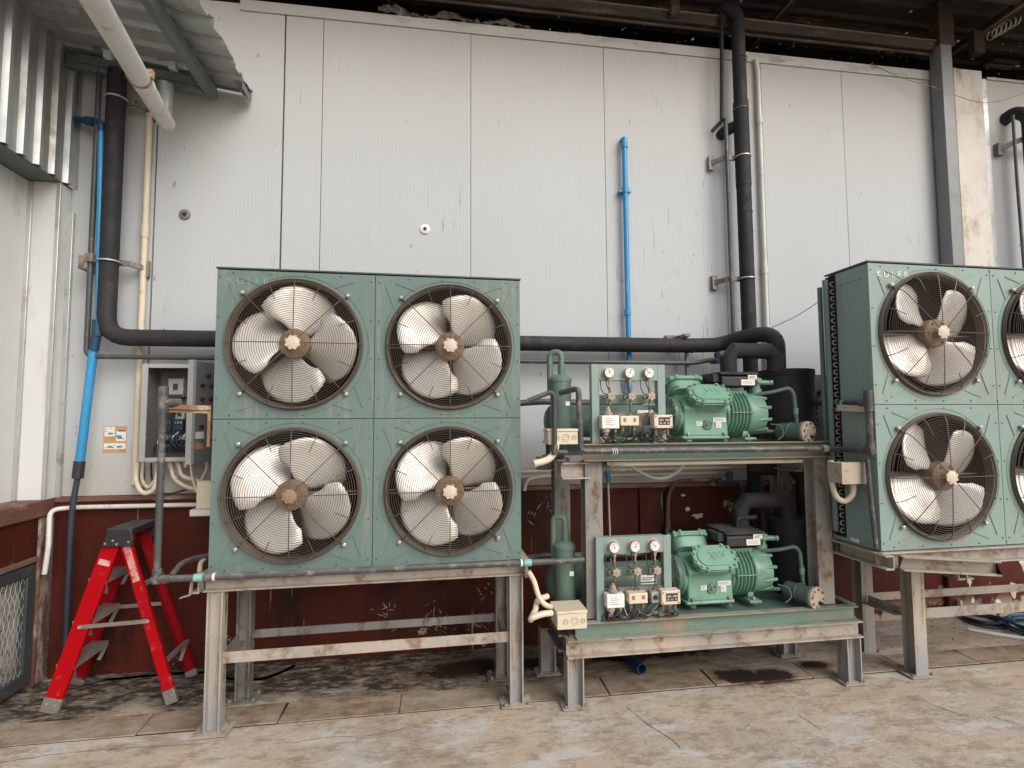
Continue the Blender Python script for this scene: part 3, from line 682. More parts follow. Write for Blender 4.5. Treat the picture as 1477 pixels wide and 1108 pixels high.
# ---------------------------------------------------------------- open electrical box
bx0, bx1, bz0, bz1, by = P(205, 590, Y=-.20).x, -.16, 1.315, 1.905, -.20
t = thing('electrical_box', 'open grey electrical box full of switchgear left of the left condenser', 'electrical box', (-.45, -.1, bz0))
q = M(); w_ = .012; q.cur = 1
q.bb(bx0, bx0+w_, by, -.006, bz0, bz1); q.bb(bx1-w_, bx1, by, -.006, bz0, bz1); q.bb(bx0+w_, bx1-w_, by+.0005, -.0065, bz1-w_, bz1-.0005); q.bb(bx0+w_, bx1-w_, by+.0005, -.0065, bz0+.0005, bz0+w_)
q.bb(bx0+w_, bx1-w_, -.018, -.0065, bz0+w_, bz1-w_)
q.cur = 0
for a_ in ((bx0-.004, bx0+.03, bz0-.004, bz1+.004), (bx1-.03, bx1+.004, bz0-.004, bz1+.004)): q.bb(a_[0], a_[1], by-.012, by-.0005, a_[2], a_[3])
for a_ in ((bz1-.022, bz1+.004), (bz0-.004, bz0+.022)): q.bb(bx0+.03, bx1-.03, by-.0115, by-.0005, *a_)
wpart('cabinet', q, ['box_frame', 'box_grey'], t, bevel=.002)
q = M(); q.bb(bx0+.04, bx1-.03, -.04, -.03, bz0+.05, bz1-.03); wpart('back_plate', q, 'box_grey', t)
def brk(x, z, w, h_, k, d=.05): x = -.16+(x+.16)*.83; w *= .83; q.cur = k; q.bb(x-w/2, x+w/2, -.042-d, -.041, z-h_/2, z+h_/2)
SG = ['box_frame', 'ink', 'cream', 'blue_part', 'box_frame']
q = M(); brk(-.545, 1.775, .105, .13, 0, .07); brk(-.545, 1.835, .10, .02, 1, .075); brk(-.545, 1.715, .10, .02, 1, .075); brk(-.545, 1.775, .025, .035, 1, .085); wpart('circuit_breaker', q, SG, t)
q = M(); brk(-.40, 1.77, .11, .04, 2, .03); wpart('label_strip', q, SG, t)
for i in range(4):
    q = M(); x = -.60+.083*i; brk(x, 1.60, .068, .06, 0 if i in (1, 2) else 1, .06); brk(x, 1.60, .025, .025, 1, .065); brk(x, 1.535, .068, .07, 1, .075)
    for j in range(3): brk(x-.02+.02*j, 1.548, .010, .012, 0, .078); brk(x-.02+.02*j, 1.515, .012, .02, 3, .077)
    wpart('contactor', q, SG, t)
q = M(); brk(-.45, 1.455, .38, .035, 4, .04); wpart('trunking', q, SG, t)
q = M(); brk(-.455, 1.40, .37, .03, 1, .043)
for i in range(22): brk(-.63+.0165*i, 1.40, .012, .028, 1 if i % 3 else 3, .045); brk(-.63+.0165*i, 1.405, .006, .006, 0, .047)
wpart('terminal_strip', q, SG, t)
q = M(); rnd = random.Random(5)
for i in range(34):
    x = rnd.uniform(-.55, -.25); x2 = x+rnd.uniform(-.06, .06); zt = rnd.choice([1.49, 1.49, 1.70]); zb = rnd.choice([1.42, 1.36, 1.35])
    q.cur = rnd.choice([0, 0, 0, 1, 0, 2]); q.tube(spline([(x, -.10, zt), (x+rnd.uniform(-.03, .03), -.14, (zt+zb)/2), (x2, -.09, zb)], 4), .0035, 5)
wpart('wiring', q, ['ink', 'blue_part', 'sticker'], t)
fe = P(274, 600, Y=-.46); hx = bx1
d = V((fe.x-hx, -.46-by, 0)); dl = d.length; d.normalize(); nrm = V((d.y, -d.x, 0))
if nrm.y > 0: nrm = -nrm
q = M(); c = V((hx, by-.015, (bz0+bz1)/2))+d*(dl/2); q.obox(c, d*(dl/2), nrm*.008, V((0, 0, (bz1-bz0)/2))); 
dr = wpart('door', q, 'box_grey', t, bevel=.002)
q = M(); c2 = V((hx, by-.015, (bz0+bz1)/2))+d*(dl-.008); q.obox(c2+nrm*.006, d*.011, nrm*.018, V((0, 0, (bz1-bz0)/2+.003))); q2 = wpart('door_edge', q, 'box_frame', dr)
BM = ['sticker', 'ink', 'red_button', 'green_button', 'orange']
for (u, z, k) in ((.55, .50, 1), (.55, .42, 2), (.55, .26, 2), (.55, .18, 2), (.30, .50, 2), (.3, .42, 1), (.3, .26, 2), (.3, .18, 3), (.45, .56, 1)):
    q = M(); c3 = V((hx, by-.015, bz0+z-.05))+d*(dl*(1-u)); q.cyl(c3+nrm*.008, c3+nrm*.026, .012, .009, 12); wpart('button', q, BM[k], dr)
for (u, z, k) in ((.28, .16, 0), (.28, .10, 4)):
    q = M(); c3 = V((hx, by-.015, bz0+z+.0))+d*(dl*(1-u)); q.obox(c3+nrm*.0085, d*.032, nrm*.001, V((0, 0, .02))); wpart('door_label', q, BM[k], dr)
# conduits dropping from the box
t = thing('conduit_bundle', 'loops of cream flexible conduit under the open electrical box', 'conduits', (-.5, -.1, 1.1))
def loop(pts, r=.016, mat='cream', ring=True): q = M(); q.tube(spline(pts, 8), r, 10); wpart('conduit', q, mat, t)
loop([P(198, 668, Y=-.08), P(197, 695, Y=-.10), P(207, 711, Y=-.12), P(222, 705, Y=-.12), P(228, 680, Y=-.12), P(229, 668, Y=-.12)], .014)
loop([P(206, 668, Y=-.05), P(205, 692, Y=-.06), P(214, 703, Y=-.06), P(224, 690, Y=-.06), P(226, 668, Y=-.06)], .011)
loop([P(246, 668, Y=-.13), P(252, 690, Y=-.14), P(272, 703, Y=-.13), P(300, 706, Y=-.1)], .013)
loop([P(258, 668, Y=-.15), P(263, 686, Y=-.16), P(285, 693, Y=-.16), P(306, 700, Y=-.2)], .013)
loop([P(252, 668, Y=-.10), P(258, 695, Y=-.10), P(285, 708, Y=-.10), P(310, 704, Y=-.1)], .012)
loop([P(275, 668, Y=-.17), P(278, 690, Y=-.18), P(286, 712, Y=-.19), P(297, 716, Y=-.2)], .008)
loop([P(300, 668, Y=-.16), P(297, 680, Y=-.18), P(288, 696, Y=-.19)], .008)
loop([P(218, 668, Y=-.05), P(219, 690, Y=-.05), P(226, 708, Y=-.05), P(246, 712, Y=-.06), P(270, 706, Y=-.06)], .006, 'ink')
for px in (246, 258, 268, 278, 300):
    c = P(px, 666, Y=-.13); q = M(); q.lathe((c.x, c.y, c.z+.01), (0, 0, -1), [(0, .02), (.02, .02), (.022, .015), (.045, .015)], 12); wpart('gland', q, 'cream', t)
a, b = P(290, 693, Y=-.3), P(302, 735, Y=-.3)
t = thing('junction_box', 'small cream box half hidden behind the left edge of the left condenser', 'junction box', (a.x, -.3, b.z))
q = M(); q.bb(a.x, a.x+.12, -.36, -.28, a.z-.16, a.z); wpart('body', q, 'cream', t, bevel=.004)
q = M(); q.bb(a.x-.03, a.x+.09, -.37, -.27, a.z-.20, a.z-.162); wpart('base', q, 'white_pvc', t, bevel=.004)

# white conduit over the plinth
q = M(); q.pipe([P(64, 828, Y=-.14), P(70, 790, Y=-.14), P(72, 735, Y=-.10), P(110, 732, Y=-.06), P(287, 728, Y=-.06)], .014, .05)
tag(mk('plinth_conduit', q, 'white_pvc'), 'white plastic conduit bending from the mesh screen along the top of the red plinth', 'conduit')

# hoses and bits on the floor
q = M(); q.tube(spline([P(103, 955, Y=-.06), P(118, 975, Y=-.10), P(150, 985, Y=-.10), P(200, 984, Y=-.09), P(250, 980, Y=-.08), P(300, 979, Y=-.1), P(330, 988, Y=-.2), P(375, 987, Y=-.24), P(410, 978, Y=-.15), P(425, 972, Y=-.08)], 8), .015, 10)
for v in q.v: v.z = max(v.z, .003)
tag(mk('floor_hose', q, 'rubber_hose'), 'dark rubber hose lying along the wall foot behind the ladder', 'hose')
t = thing('floor_pipe', 'dark blue plastic pipe end sticking out on the floor under the rack', 'pipe', (2.41, -.3, 0))
a = P(903, 943, Z=.04); b = P(926, 965, Z=.035); d = (b-a).normalized(); q = M(); q.lathe(a-d*.25, d, [(0, .033), (.25+(b-a).length, .033), (.25+(b-a).length, .026), (.05, .026)], 20); wpart('pipe', q, 'dark_blue_pvc', t)
t = thing('blue_hose_coil', 'coil of blue hose on the floor at the right edge under the right condenser', 'hose', (5.3, -.2, 0))
q = M(); rnd = random.Random(2)
c = P(1500, 905, Z=.03)
for k in range(7): q.torus((c.x+rnd.uniform(-.02, .02), c.y+rnd.uniform(-.02, .02), .012+.018*(k//2)), (rnd.uniform(-.06, .06), rnd.uniform(-.06, .06), 1), .21-.03*(k % 3), .009, 40, 8)
wpart('coil', q, 'blue_hose', t)
q = M()
c2 = P(1418, 893, Z=.02)
for k in range(4): q.torus((c2.x+rnd.uniform(-.02, .02), c2.y+rnd.uniform(-.02, .02), .010+.014*(k//2)), (rnd.uniform(-.06, .06), rnd.uniform(-.06, .06), 1), .13-.02*(k % 2), .008, 36, 7)
tag(mk('hose_coil', q, 'rubber_hose'), 'small dark coil of hose on the floor by the red plinth under the right condenser', 'hose')
q = M(); q.tube(spline([(c.x-.5, c.y+.09, .012), (c.x-.35, c.y-.05, .012), (c.x, c.y-.30, .012), (c.x+.5, c.y-.45, .012)]), .013, 8); 
tag(mk('floor_conduit', q, 'white_pvc'), 'pale conduit lying on the floor under the right condenser', 'conduit')
q = M(); q.tube(spline([P(1385, 866, Y=-.04), P(1388, 888, Y=-.06), P(1400, 900, Y=-.1), P(1425, 906, Y=-.2)]), .012, 8)
for v in q.v: v.z = max(v.z, .012)
tag(mk('conduit_tail', q, 'white_pvc'), 'short pale conduit bend at the foot of the red painted conduit', 'conduit')

# conduits along the plinth top behind the rack
def hpipe(a, b, y, r, name, label, mat='cream'): 
    q = M(); pa, pb = P(*a, Y=y), P(*b, Y=y); q.pipe([pa, V((pb.x, y, pa.z))], r); return tag(mk(name, q, mat), label, 'conduit')
hpipe((700, 682), (1075, 682), -.05, .013, 'wall_conduit', 'upper of the cream conduits along the wall behind the rack')
hpipe((700, 689), (1075, 690), -.035, .013, 'wall_conduit', 'lower of the cream conduits along the wall just above the red plinth')
q = M(); q.pipe([P(756, 708, Y=-.06), P(760, 692, Y=-.06), P(785, 687, Y=-.06), P(835, 686, Y=-.06)], .013, .06)
tag(mk('conduit_bend', q, 'cream'), 'cream conduit bending down behind the right edge of the left condenser', 'conduit')
q = M(); q.pipe([P(1040, 692, Y=-.06), P(975, 694, Y=-.06), P(964, 712, Y=-.06), P(962, 772, Y=-.06)], .014, .07)
tag(mk('conduit_bend', q, 'brown_ledge'), 'brown painted conduit turning down the red plinth behind the rack', 'conduit')
q = M(); q.tube(spline([P(895, 662, Y=-.3), P(915, 676, Y=-.28), P(940, 689, Y=-.26), P(962, 689, Y=-.26), P(980, 678, Y=-.28), P(990, 660, Y=-.3)]), .012, 10)
tag(mk('flexible_conduit', q, 'white_pvc'), 'sagging grey flexible conduit under the upper rack beam', 'conduit')
t = thing('blue_valve', 'small dark blue valve on the pipe behind the rack above the lower compressor', 'valve', P(1052, 690, Y=-.16))
c = P(1052, 690, Y=-.16)
q = M(); q.lathe(c+V((0, 0, -.02)), (0, 0, 1), [(0, .02), (.03, .02), (.034, .026), (.06, .026), (.07, .012)], 12); wpart('body', q, 'dark_blue_pvc', t)
q = M(); q.pipe([c+V((-.10, 0, -.03)), c+V((.07, 0, -.03)), c+V((.10, 0, -.12))], .016, .03); wpart('pipe', q, 'black_plastic', t)

# white drain pipe under the canopy
t = thing('drain_pipe', 'diagonal white plastic drain pipe with a rusty clamp under the canopy', 'pipe', P(240, 180, Y=-.15))
a = P(240, 178, Y=-.22); b = P(128, -14, Y=-1.75)
q = M(); q.pipe([a, b+(b-a)*.4], .047, .05, 20); wpart('pipe', q, 'white_pvc', t)
d = (b-a).normalized()
q = M(); tt = .50; c = P(168, 54, Y=-1.02)
s_ = (c-a).dot(d); q.torus(a+d*s_, d, .049, .006, 28, 6); q.obox(a+d*s_+V((.05, 0, .02)), (.012, 0, 0), (0, .012, 0), (0, 0, .02)); wpart('clamp', q, 'rust', t)
q = M(); q.cyl(a+d*(s_-.14), a+d*(s_-.10), .0495); q.cyl(a+d*.0, a+d*.03, .049); wpart('coupling', q, 'white_pvc', t)
q = M(); c = P(239, 130, Y=-.20); e = P(240, 172, Y=-.20); q.lathe((c.x, -.2, c.z+.04), (0, 0, -1), [(0, .043)]+[(.02*i+.01*j, .043-.003*j) for i in range(1, 12) for j in (0, 1)], 20); wpart('flexible_spout', q, 'zinc_plain', t)
# dirt chips swept against the wall foot
q = M(); rnd = random.Random(23)
for i in range(260):
    x = rnd.uniform(-1.1, 1.9) if rnd.random() < .8 else rnd.uniform(1.9, 5); y = -.03-abs(rnd.gauss(0, .2)); s_ = rnd.choice([.002, .003, .004, .007]); a = rnd.uniform(0, PI)
    q.obox((x, max(y, -.54), .003), (s_*math.cos(a), s_*math.sin(a), rnd.uniform(-.002, .002)), (-s_*.5*math.sin(a), s_*.5*math.cos(a), 0), (0, 0, .0015))
tag(mk('floor_debris', q, 'joint_dirt'), 'dark grit and scraps swept against the foot of the red plinth', 'debris', kind='stuff')
# ================================================================== CONDENSERS
W_, H_, D_ = 1.62, 1.5777, .34
FR, GR = .332, .352
def blade_mesh(hw, sgn=-1):
    q = M(); nu, nv = 12, 10
    def fn(u, v):
        s = 2*v-1; r = .062+(.316-.062)*u
        wdt = .043+(hw*.375-.043)*min(1, u/.85)**.85
        r -= .030*(abs(s)**4)*u**2+.012*u*max(0, -s)
        if u > .8: wdt *= 1-.16*((u-.8)/.2)**2
        tau = s*wdt; t_ = tau+.022*math.sin(u*PI*.6)
        pit = R(33-11*u)
        x = math.sqrt(max(1e-6, r*r-min(t_*t_, r*r*.8))) if u > .5 else r*(1-u*2)+math.sqrt(max(1e-6, r*r-min(t_*t_, r*r*.8)))*(u*2)
        return V((x, sgn*math.tan(pit)*tau-.016*(1-s*s), t_))
    q.grid(fn, nu, nv); return q
fan_cache = {}
def fan_meshes(hw):
    if hw in fan_cache: return fan_cache[hw]
    d = {}
    # bell mouth ring
    q = M(); prof = [(.0, .353), (-.010, .352), (-.016, .345), (-.014, FR+.003), (.0, FR), (.020, FR-.004), (.028, FR-.003), (.028, FR+.004), (.003, FR+.008)]
    n = 72; k = len(prof); vs = []
    for (yy, r) in prof:
        for j in range(n): a = 2*PI*j/n; vs.append((r*math.cos(a), yy, r*math.sin(a)))
    q.add(vs, [(i*n+j, i*n+(j+1) % n, (i+1)*n+(j+1) % n, (i+1)*n+j) for i in range(k-1) for j in range(n)]); d['ring'] = q
    # guard
    q = M(); YF = -.062
    def gy(r): 
        if r < .30: return YF+.012*(r/.30)**2
        u = (r-.30)/.045; return YF+.012+(.046)*(1-math.sqrt(max(0, 1-u*u)))
    r = .052
    while r < .343: q.torus((0, gy(r), 0), (0, 1, 0), r, .0014, 64, 4); r += .0118
    q.torus((0, -.018, 0), (0, 1, 0), .346, .0028, 64, 5); q.torus((0, -.034, 0), (0, 1, 0), .344, .0018, 64, 4)
    for i in range(8):
        a = PI*i/4; pts = [(rr*math.cos(a), gy(rr)-.003, rr*math.sin(a)) for rr in (.03, .1, .2, .28, .31, .33, .341, .345)]; pts.append((.352*math.cos(a), -.012, .352*math.sin(a)))
        q.tube(pts, .0026, 5)
        a += PI/8; pts = [(rr*math.cos(a), gy(rr)-.003, rr*math.sin(a)) for rr in (.245, .28, .31, .33, .341, .345)]; pts.append((.350*math.cos(a), -.012, .350*math.sin(a)))
        q.tube(pts, .0024, 5)
    for i in range(4):
        a = PI/4+PI/2*i; q.bar((.348*math.cos(a), -.012, .348*math.sin(a)), (.385*math.cos(a), -.008, .385*math.sin(a)), .018, .003, (0, 1, 0))
    d['guard'] = q
    q = M(); q.lathe((0, -.069, 0), (0, 1, 0), [(0, .030), (.003, .036), (.008, .036), (.009, .033)], 8)
    for i in range(8): a = PI*i/4+.39; q.cyl((.034*math.cos(a), -.068, .034*math.sin(a)), (.034*math.cos(a), -.061, .034*math.sin(a)), .006, None, 8)
    d['cap'] = q
    q = M(); q.lathe((0, -.035, 0), (0, 1, 0), [(0, .028), (.004, .050), (.006, .070), (.012, .078), (.055, .080), (.06, .068), (.20, .066), (.205, .03)], 28)
    for i in range(4): a = PI/2*i; q.bar((.06*math.cos(a), .08, .06*math.sin(a)), (.33*math.cos(a), .085, .33*math.sin(a)), .03, .006, (0, 1, 0)) if i % 2 == 0 else None
    for i in range(6): a = PI/3*i; q.hexbolt((.058*math.cos(a), -.030, .058*math.sin(a)), (0, -1, 0), .007, .006)
    d['hub'] = q
    d['blade'] = blade_mesh(hw)
    q = M()
    q.lathe((0, 0, 0), (0, -1, 0), [(0, .011), (.010, .011), (.014, .006)], 10); d['lug'] = q
    fan_cache[hw] = d; return d
fan_me = {}
def put(name, key, q, mat, parent, loc, rot=None, **k):
    kk = (key, name, mat)
    if kk in fan_me:
        s = fan_me[kk]; o = s.copy(); COL.objects.link(o); o.parent = parent
    else: o = mk(name, q, mat, parent, **k); fan_me[kk] = o
    o.location = loc
    if rot: o.rotation_euler = rot
    return o
def make_fan(unit, loc, base, hw, cap):
    d = fan_meshes(hw)
    f = put('fan', 0, d['ring'], 'ring_brown', unit, loc)
    put('guard', 0, d['guard'], 'guard_wire', f, (0, 0, 0))
    put('guard_cap', 0, d['cap'], cap, f, (0, 0, 0))
    put('hub', 0, d['hub'], 'hub_brown', f, (0, 0, 0))
    for i in range(4): a = PI/4+PI/2*i; put('guard_bolt', 0, d['lug'], 'bolt', f, (.378*math.cos(a), -.009, .378*math.sin(a)))
    for i in range(4):
        put('blade', hw, d['blade'], 'blade', f, (0, .040, 0), (0, -R(base+90*i), 0), solid=.003)
    return f

def front_panel(cx, cz, w, hgt):
    q = M(); n = 72; angs = sorted(set([2*PI*i/n for i in range(n)]+[math.atan2(sz*hgt/2, sx*w/2) % (2*PI) for sx in (-1, 1) for sz in (-1, 1)]))
    def sq(a):
        c, s = math.cos(a), math.sin(a); k = min((w/2)/abs(c) if abs(c) > 1e-9 else 9e9, (hgt/2)/abs(s) if abs(s) > 1e-9 else 9e9); return (c*k, s*k)
    vs = []; m_ = len(angs); hr = FR+.004
    for a in angs: vs.append((cx+hr*math.cos(a), 0, cz+hr*math.sin(a)))
    for a in angs: x, z = sq(a); vs.append((cx+x, 0, cz+z))
    for a in angs: x, z = sq(a); vs.append((cx+x, .022, cz+z))
    fs = []
    for i in range(m_):
        j = (i+1) % m_; fs += [(i, j, m_+j, m_+i), (m_+i, m_+j, 2*m_+j, 2*m_+i)]
    q.add(vs, fs)
    # pressed stiffening creases in the corners
    for sx in (-1, 1):
        for sz in (-1, 1):
            for (a0, b0, a1, b1) in ((.295, .352, .188, .314), (.348, .335, .302, .215)):
                q.bar((cx+sx*a0, -.0004, cz+sz*b0), (cx+sx*a1, -.0004, cz+sz*b1), .007, .007, (0, 0, 1) if a0 < .3 else (1, 0, 0))
    q.torus((cx, .0002, cz), (0, 1, 0), .3725, .0028, 72, 5)
    return q
def condenser(label, loc, rot, mat, bases, hw, caps, lettering):
    t = thing('condenser', label, 'condenser', loc, rot, 'green four fan condensers')
    hw2 = W_/2
    k = 0
    for iz, z in ((1, H_*.75), (0, H_*.25)):
        for ix, x in ((0, W_*.25), (1, W_*.75)):
            q = front_panel(x, z, hw2-.004, H_/2-.004); mk('front_panel', q, mat, t)
            make_fan(t, (x+(.004 if ix else -.006), -.001, z+(.004 if iz else -.002)), bases[k], hw, caps[k]); k += 1
    # frame behind the panels
    q = M(); q.bb(hw2-.012, hw2+.012, .006, .05, .01, H_-.01); q.bb(.01, W_-.01, .0065, .051, H_/2-.012, H_/2+.012); mk('seam_bars', q, 'screw_dark', t)
    q = M(); q.bb(.002, W_-.002, .024, D_-.10, H_-.004, H_+.004); q.bb(-.004, W_+.004, -.004, D_-.02, H_+.0045, H_+.012); mk('top_cover', q, 'screw_dark', t)
    q = M(); q.bb(.002, W_-.002, .024, D_, 0, .02); mk('base_pan', q, mat, t)
    for x in (.001, W_-.005): q = M(); q.bb(x, x+.004, .0225, D_-.105, .021, H_-.005); mk('side_sheet', q, mat, t)
    if loc[0] > 1:      # the end that shows
        for z in (H_*.5+.02, H_*.5-.04, .30, H_-.08): q = M(); q.bb(-.004, .0005, .05, D_-.12, z, z+.012); mk('stiffener_rail', q, mat, t)
    q = M(); q.bb(.004, W_-.004, D_-.10, D_-.02, .0205, H_-.005); mk('coil', q, 'coil_dark', t)
    n = 34
    for i in range(n if loc[0] > 1 else 0):
        z = .06+(H_-.12)*i/(n-1)
        for y in (D_-.085, D_-.045): q = M(); q.tube([(.004, 0, -.013), (-.014, 0, -.011), (-.02, 0, 0), (-.014, 0, .011), (.004, 0, .013)], .0052, 6); put('return_bend', 0, q, 'copper_dull', t, (0, y, z))
    q = M(); q.tube([(-.035, D_-.065, .06), (-.035, D_-.065, H_-.03)], .016, 12); q.tube([(-.02, D_-.0, .16), (-.02, D_-.0, H_-.06)], .014, 12); mk('header_pipe', q, 'green_casing', t)
    def screw(x, z): q = M(); q.hexbolt((0, 0, 0), (0, -1, 0), .0042, .003); put('screw', 0, q, 'screw_dark', t, (x, -.0005, z))
    for i in range(8):
        z = .04+(H_-.08)*i/7
        for x in (.016, hw2-.022, hw2+.022, W_-.016): screw(x, z)
    for i in range(9):
        x = .08+(W_-.16)*i/8
        for z in (.018, H_/2-.02, H_/2+.02, H_-.018): screw(x, z)
    letters('K Ü L E R', .052, lettering, t, 'raised_lettering', (.155, -.001, H_-.062), (PI/2, 0, 0), .0012)
    return t
LX, LY, LZ, LR = 0, -.7903, .7783, .02
cl = condenser('green condenser with four wide fans, standing at left beside the red ladder', (LX, LY, LZ), LR, 'green_casing', (76, 45, 50, 45), .50, ('hub_cap', 'hub_cap', 'hub_brown', 'hub_cap'), 'green_light')
cr = condenser('pale green condenser cut by the right edge of the photo, its coil end showing', (3.5107, -1.1582, .8411), .0218, 'green_light', (27, 22, 29, 24), .43, ('hub_cap',)*4, 'white_paint')

# ---------------------------------------------------------------- stands
def leg(t, x, y, z1, up, h=.075, w=.075, plate=.085, mat='steel_beige'):
    q = M(); q.ibeam((x, y, .012), (x, y, z1), up, h, w, .006, .008); o = wpart('leg', q, 'steel_leg' if mat == 'steel_beige' else mat, t, bevel=.001)
    q = M(); q.bb(x-plate, x+plate, y-plate*.75, y+plate*.75, .007, .0118)
    b_ = base_of(t); wpart('base_plate', q, mat, o)
    for sx in (-1, 1):
        for sy in (-1, 1): q = M(); q.hexbolt((x+sx*plate*.75, y+sy*plate*.5, .012), (0, 0, 1), .010, .012); wpart('anchor_bolt', q, 'steel_grey', o)
t = thing('steel_stand', 'weathered steel stand on four legs under the left condenser', 'stand', (.8, -.6, 0))
yf, yb = -.775, -.455
zt = .772
q = M(); q.chan((-.02, yf+.02, zt-.04), (1.66, yf+.05, zt-.04), (0, 0, 1), (0, -1, 0), .075, .045); wpart('front_beam', q, 'steel_beige', t, bevel=.001)
q = M(); q.chan((-.02, yb, zt-.04), (1.66, yb+.03, zt-.04), (0, 0, 1), (0, -1, 0), .075, .045); wpart('rear_beam', q, 'steel_grey', t, bevel=.001)
for x in (-.03, 1.63):
    q = M(); q.chan((x, yf-.04, zt-.042), (x, yb+.08, zt-.042), (0, 0, 1), (1 if x > .5 else -1, 0, 0), .07, .04); wpart('end_beam', q, 'steel_beige', t)
for (x, y, mt_) in ((.045, yf, 'steel_beige'), (1.585, yf+.03, 'steel_beige'), (.085, yb-.01, 'steel_grey'), (1.545, yb+.02, 'steel_grey')): leg(t, x, y, zt-.079, (1, 0, 0), mat=mt_)
q = M(); q.angle((.083, yf-.01, .335), (1.547, yf+.02, .335), (0, 0, 1), (0, 1, 0), .055, .006); wpart('front_rail', q, 'steel_beige', t)
q = M(); q.angle((.125, yb-.02, .335), (1.505, yb+.01, .335), (0, 0, 1), (0, 1, 0), .045, .006); wpart('rear_rail', q, 'steel_grey', t)
for x, a_ in ((.085, yf+.04), (1.545, yf+.07)):
    q = M(); q.angle((x-.03, a_, .33), (x-.03, yb-.05, .33), (0, 0, 1), (1, 0, 0), .04, .005); wpart('side_rail', q, 'steel_grey', t)

t = thing('steel_stand', 'weathered steel stand under the right condenser at the right edge', 'stand', (4.3, -1., 0))
RX, RY, RZ, RD = 3.5107, -1.1582, .8411, .338
q = M(); q.chan((3.50, RY+.03, RZ-.045), (5.2, RY+.06, RZ-.045), (0, 0, 1), (0, -1, 0), .08, .05); wpart('front_beam', q, 'steel_beige', t, bevel=.001)
q = M(); q.chan((3.50, RY+RD-.02, RZ-.045), (5.2, RY+RD+.02, RZ-.045), (0, 0, 1), (0, -1, 0), .08, .05); wpart('rear_beam', q, 'steel_grey', t, bevel=.001)
q = M(); q.chan((3.53, RY-.06, RZ-.046), (3.53, RY+RD+.12, RZ-.046), (0, 0, 1), (-1, 0, 0), .075, .05); wpart('end_beam', q, 'steel_beige', t, bevel=.001)
f1 = P(1322, 975, Z=0); f2 = P(1248, 942, Z=0)
q = M(); q.chan((3.58, RY-.035, RZ-.047), (3.98, RY-.20, RZ-.047), (0, 0, 1), (.38, .92, 0), .075, -.05); wpart('loose_beam', q, 'steel_beige', t, bevel=.001)
f1 = P(1322, 973, Z=0); f2 = P(1248, 940, Z=0)
for (x, y, zz) in ((f1.x, f1.y, RZ-.09), (f2.x, f2.y, RZ-.09)): leg(t, x, y, zz, (0, 1, 0), .085, .085)
for x in (f1.x+1.45,): leg(t, x, f1.y, RZ-.09, (0, 1, 0)); leg(t, x, f2.y, RZ-.09, (0, 1, 0))
# sleepers that carry the condenser across to the legs
for (x, y) in ((f1.x, f1.y), (f2.x, f2.y), (f1.x+1.45, f1.y)):
    q = M(); q.chan((x-.03, RY-.02, RZ-.13), (x-.03, y+.1, RZ-.13), (0, 0, 1), (1, 0, 0), .075, .045); wpart('cross_beam', q, 'steel_grey', t)
q = M(); q.angle((f1.x+.05, f1.y-.02, .335), (f1.x+1.40, f1.y-.02, .335), (0, 0, 1), (0, 1, 0), .06, .006); wpart('front_rail', q, 'steel_beige', t)
q = M(); q.angle((f2.x+.05, f2.y-.02, .335), (f1.x+1.40, f2.y-.02, .335), (0, 0, 1), (0, 1, 0), .05, .006); wpart('rear_rail', q, 'steel_beige', t)
q = M(); q.angle((f1.x-.03, f1.y+.05, .335), (f2.x-.0, f2.y-.05, .335), (0, 0, 1), (-1, 0, 0), .05, .006); wpart('side_rail', q, 'steel_beige', t)

# ---------------------------------------------------------------- grey water pipe in front of the left condenser
t = thing('water_pipe', 'grey plastic pipe rising beside the electrical box and crossing below the left condenser fans', 'pipe', (-.2, -.86, .6))
ay = -.88
q = M(); A = P(238, 575, Y=ay); B = P(226, 836, Y=ay); Cc = P(842, 808, Y=-.845)
q.pipe([(B.x, ay, A.z), (B.x, ay, B.z), (Cc.x-.0, -.845, Cc.z)], .0165, .02); wpart('pipe', q, 'grey_pvc', t)
q = M(); q.cyl((B.x, ay, A.z-.07), (B.x, ay, A.z+.06), .0225); q.cyl((B.x, ay, A.z-.02), (B.x+.05, ay+.06, A.z-.02), .0215); wpart('tee', q, 'grey_pvc', t); q = M(); q.cyl((B.x, ay, B.z+.05), (B.x, ay, B.z-.018), .0205); q.cyl((B.x-.018, ay, B.z), (B.x+.06, ay+.001, B.z), .0204); wpart('elbow', q, 'grey_pvc', t)
q = M(); q.pipe([(B.x+.055, ay+.02, B.z+.006), P(262, 812, Y=-.62), P(285, 804, Y=-.5), P(305, 802, Y=-.45)], .014, .05); wpart('branch_pipe', q, 'grey_pvc', t)
for (px, mt_) in ((288, 'tape_teal'), (761, 'tape_teal'), (310, 'tape_white'), (752, 'tape_white')):
    c = P(px, 831 if px < 400 else 810, Y=ay+.012 if px < 400 else -.85); k = (c.x-B.x)/(Cc.x-B.x); c = V((c.x, ay+(-.845-ay)*k, B.z+(Cc.z-B.z)*k)); wd = .02 if mt_ == 'tape_teal' else .006
    q = M(); q.cyl((c.x-wd, c.y-.0003, c.z), (c.x+wd, c.y+.0003, c.z), .0195); wpart('tape', q, mt_, t)
q = M(); q.obox((-.02, ay+.05, A.z-.075), (.16, .01, 0), (0, .012, 0), (0, 0, .012)); 
a = P(242, 589, Y=-.85); b = P(304, 591, Y=-.80)
q = M(); q.bar(a, b, .04, .006, (0, 0, 1)); q.bar(a, b, .006, .03, (0, 0, 1))
q.bar(b+V((-.006, 0, .0)), b+V((-.006, 0, -.19)), .012, .012, (1, 0, 0))
tag(mk('rusty_bracket', q, 'rust'), 'rusty flat bracket between the grey pipe and the left condenser', 'bracket')
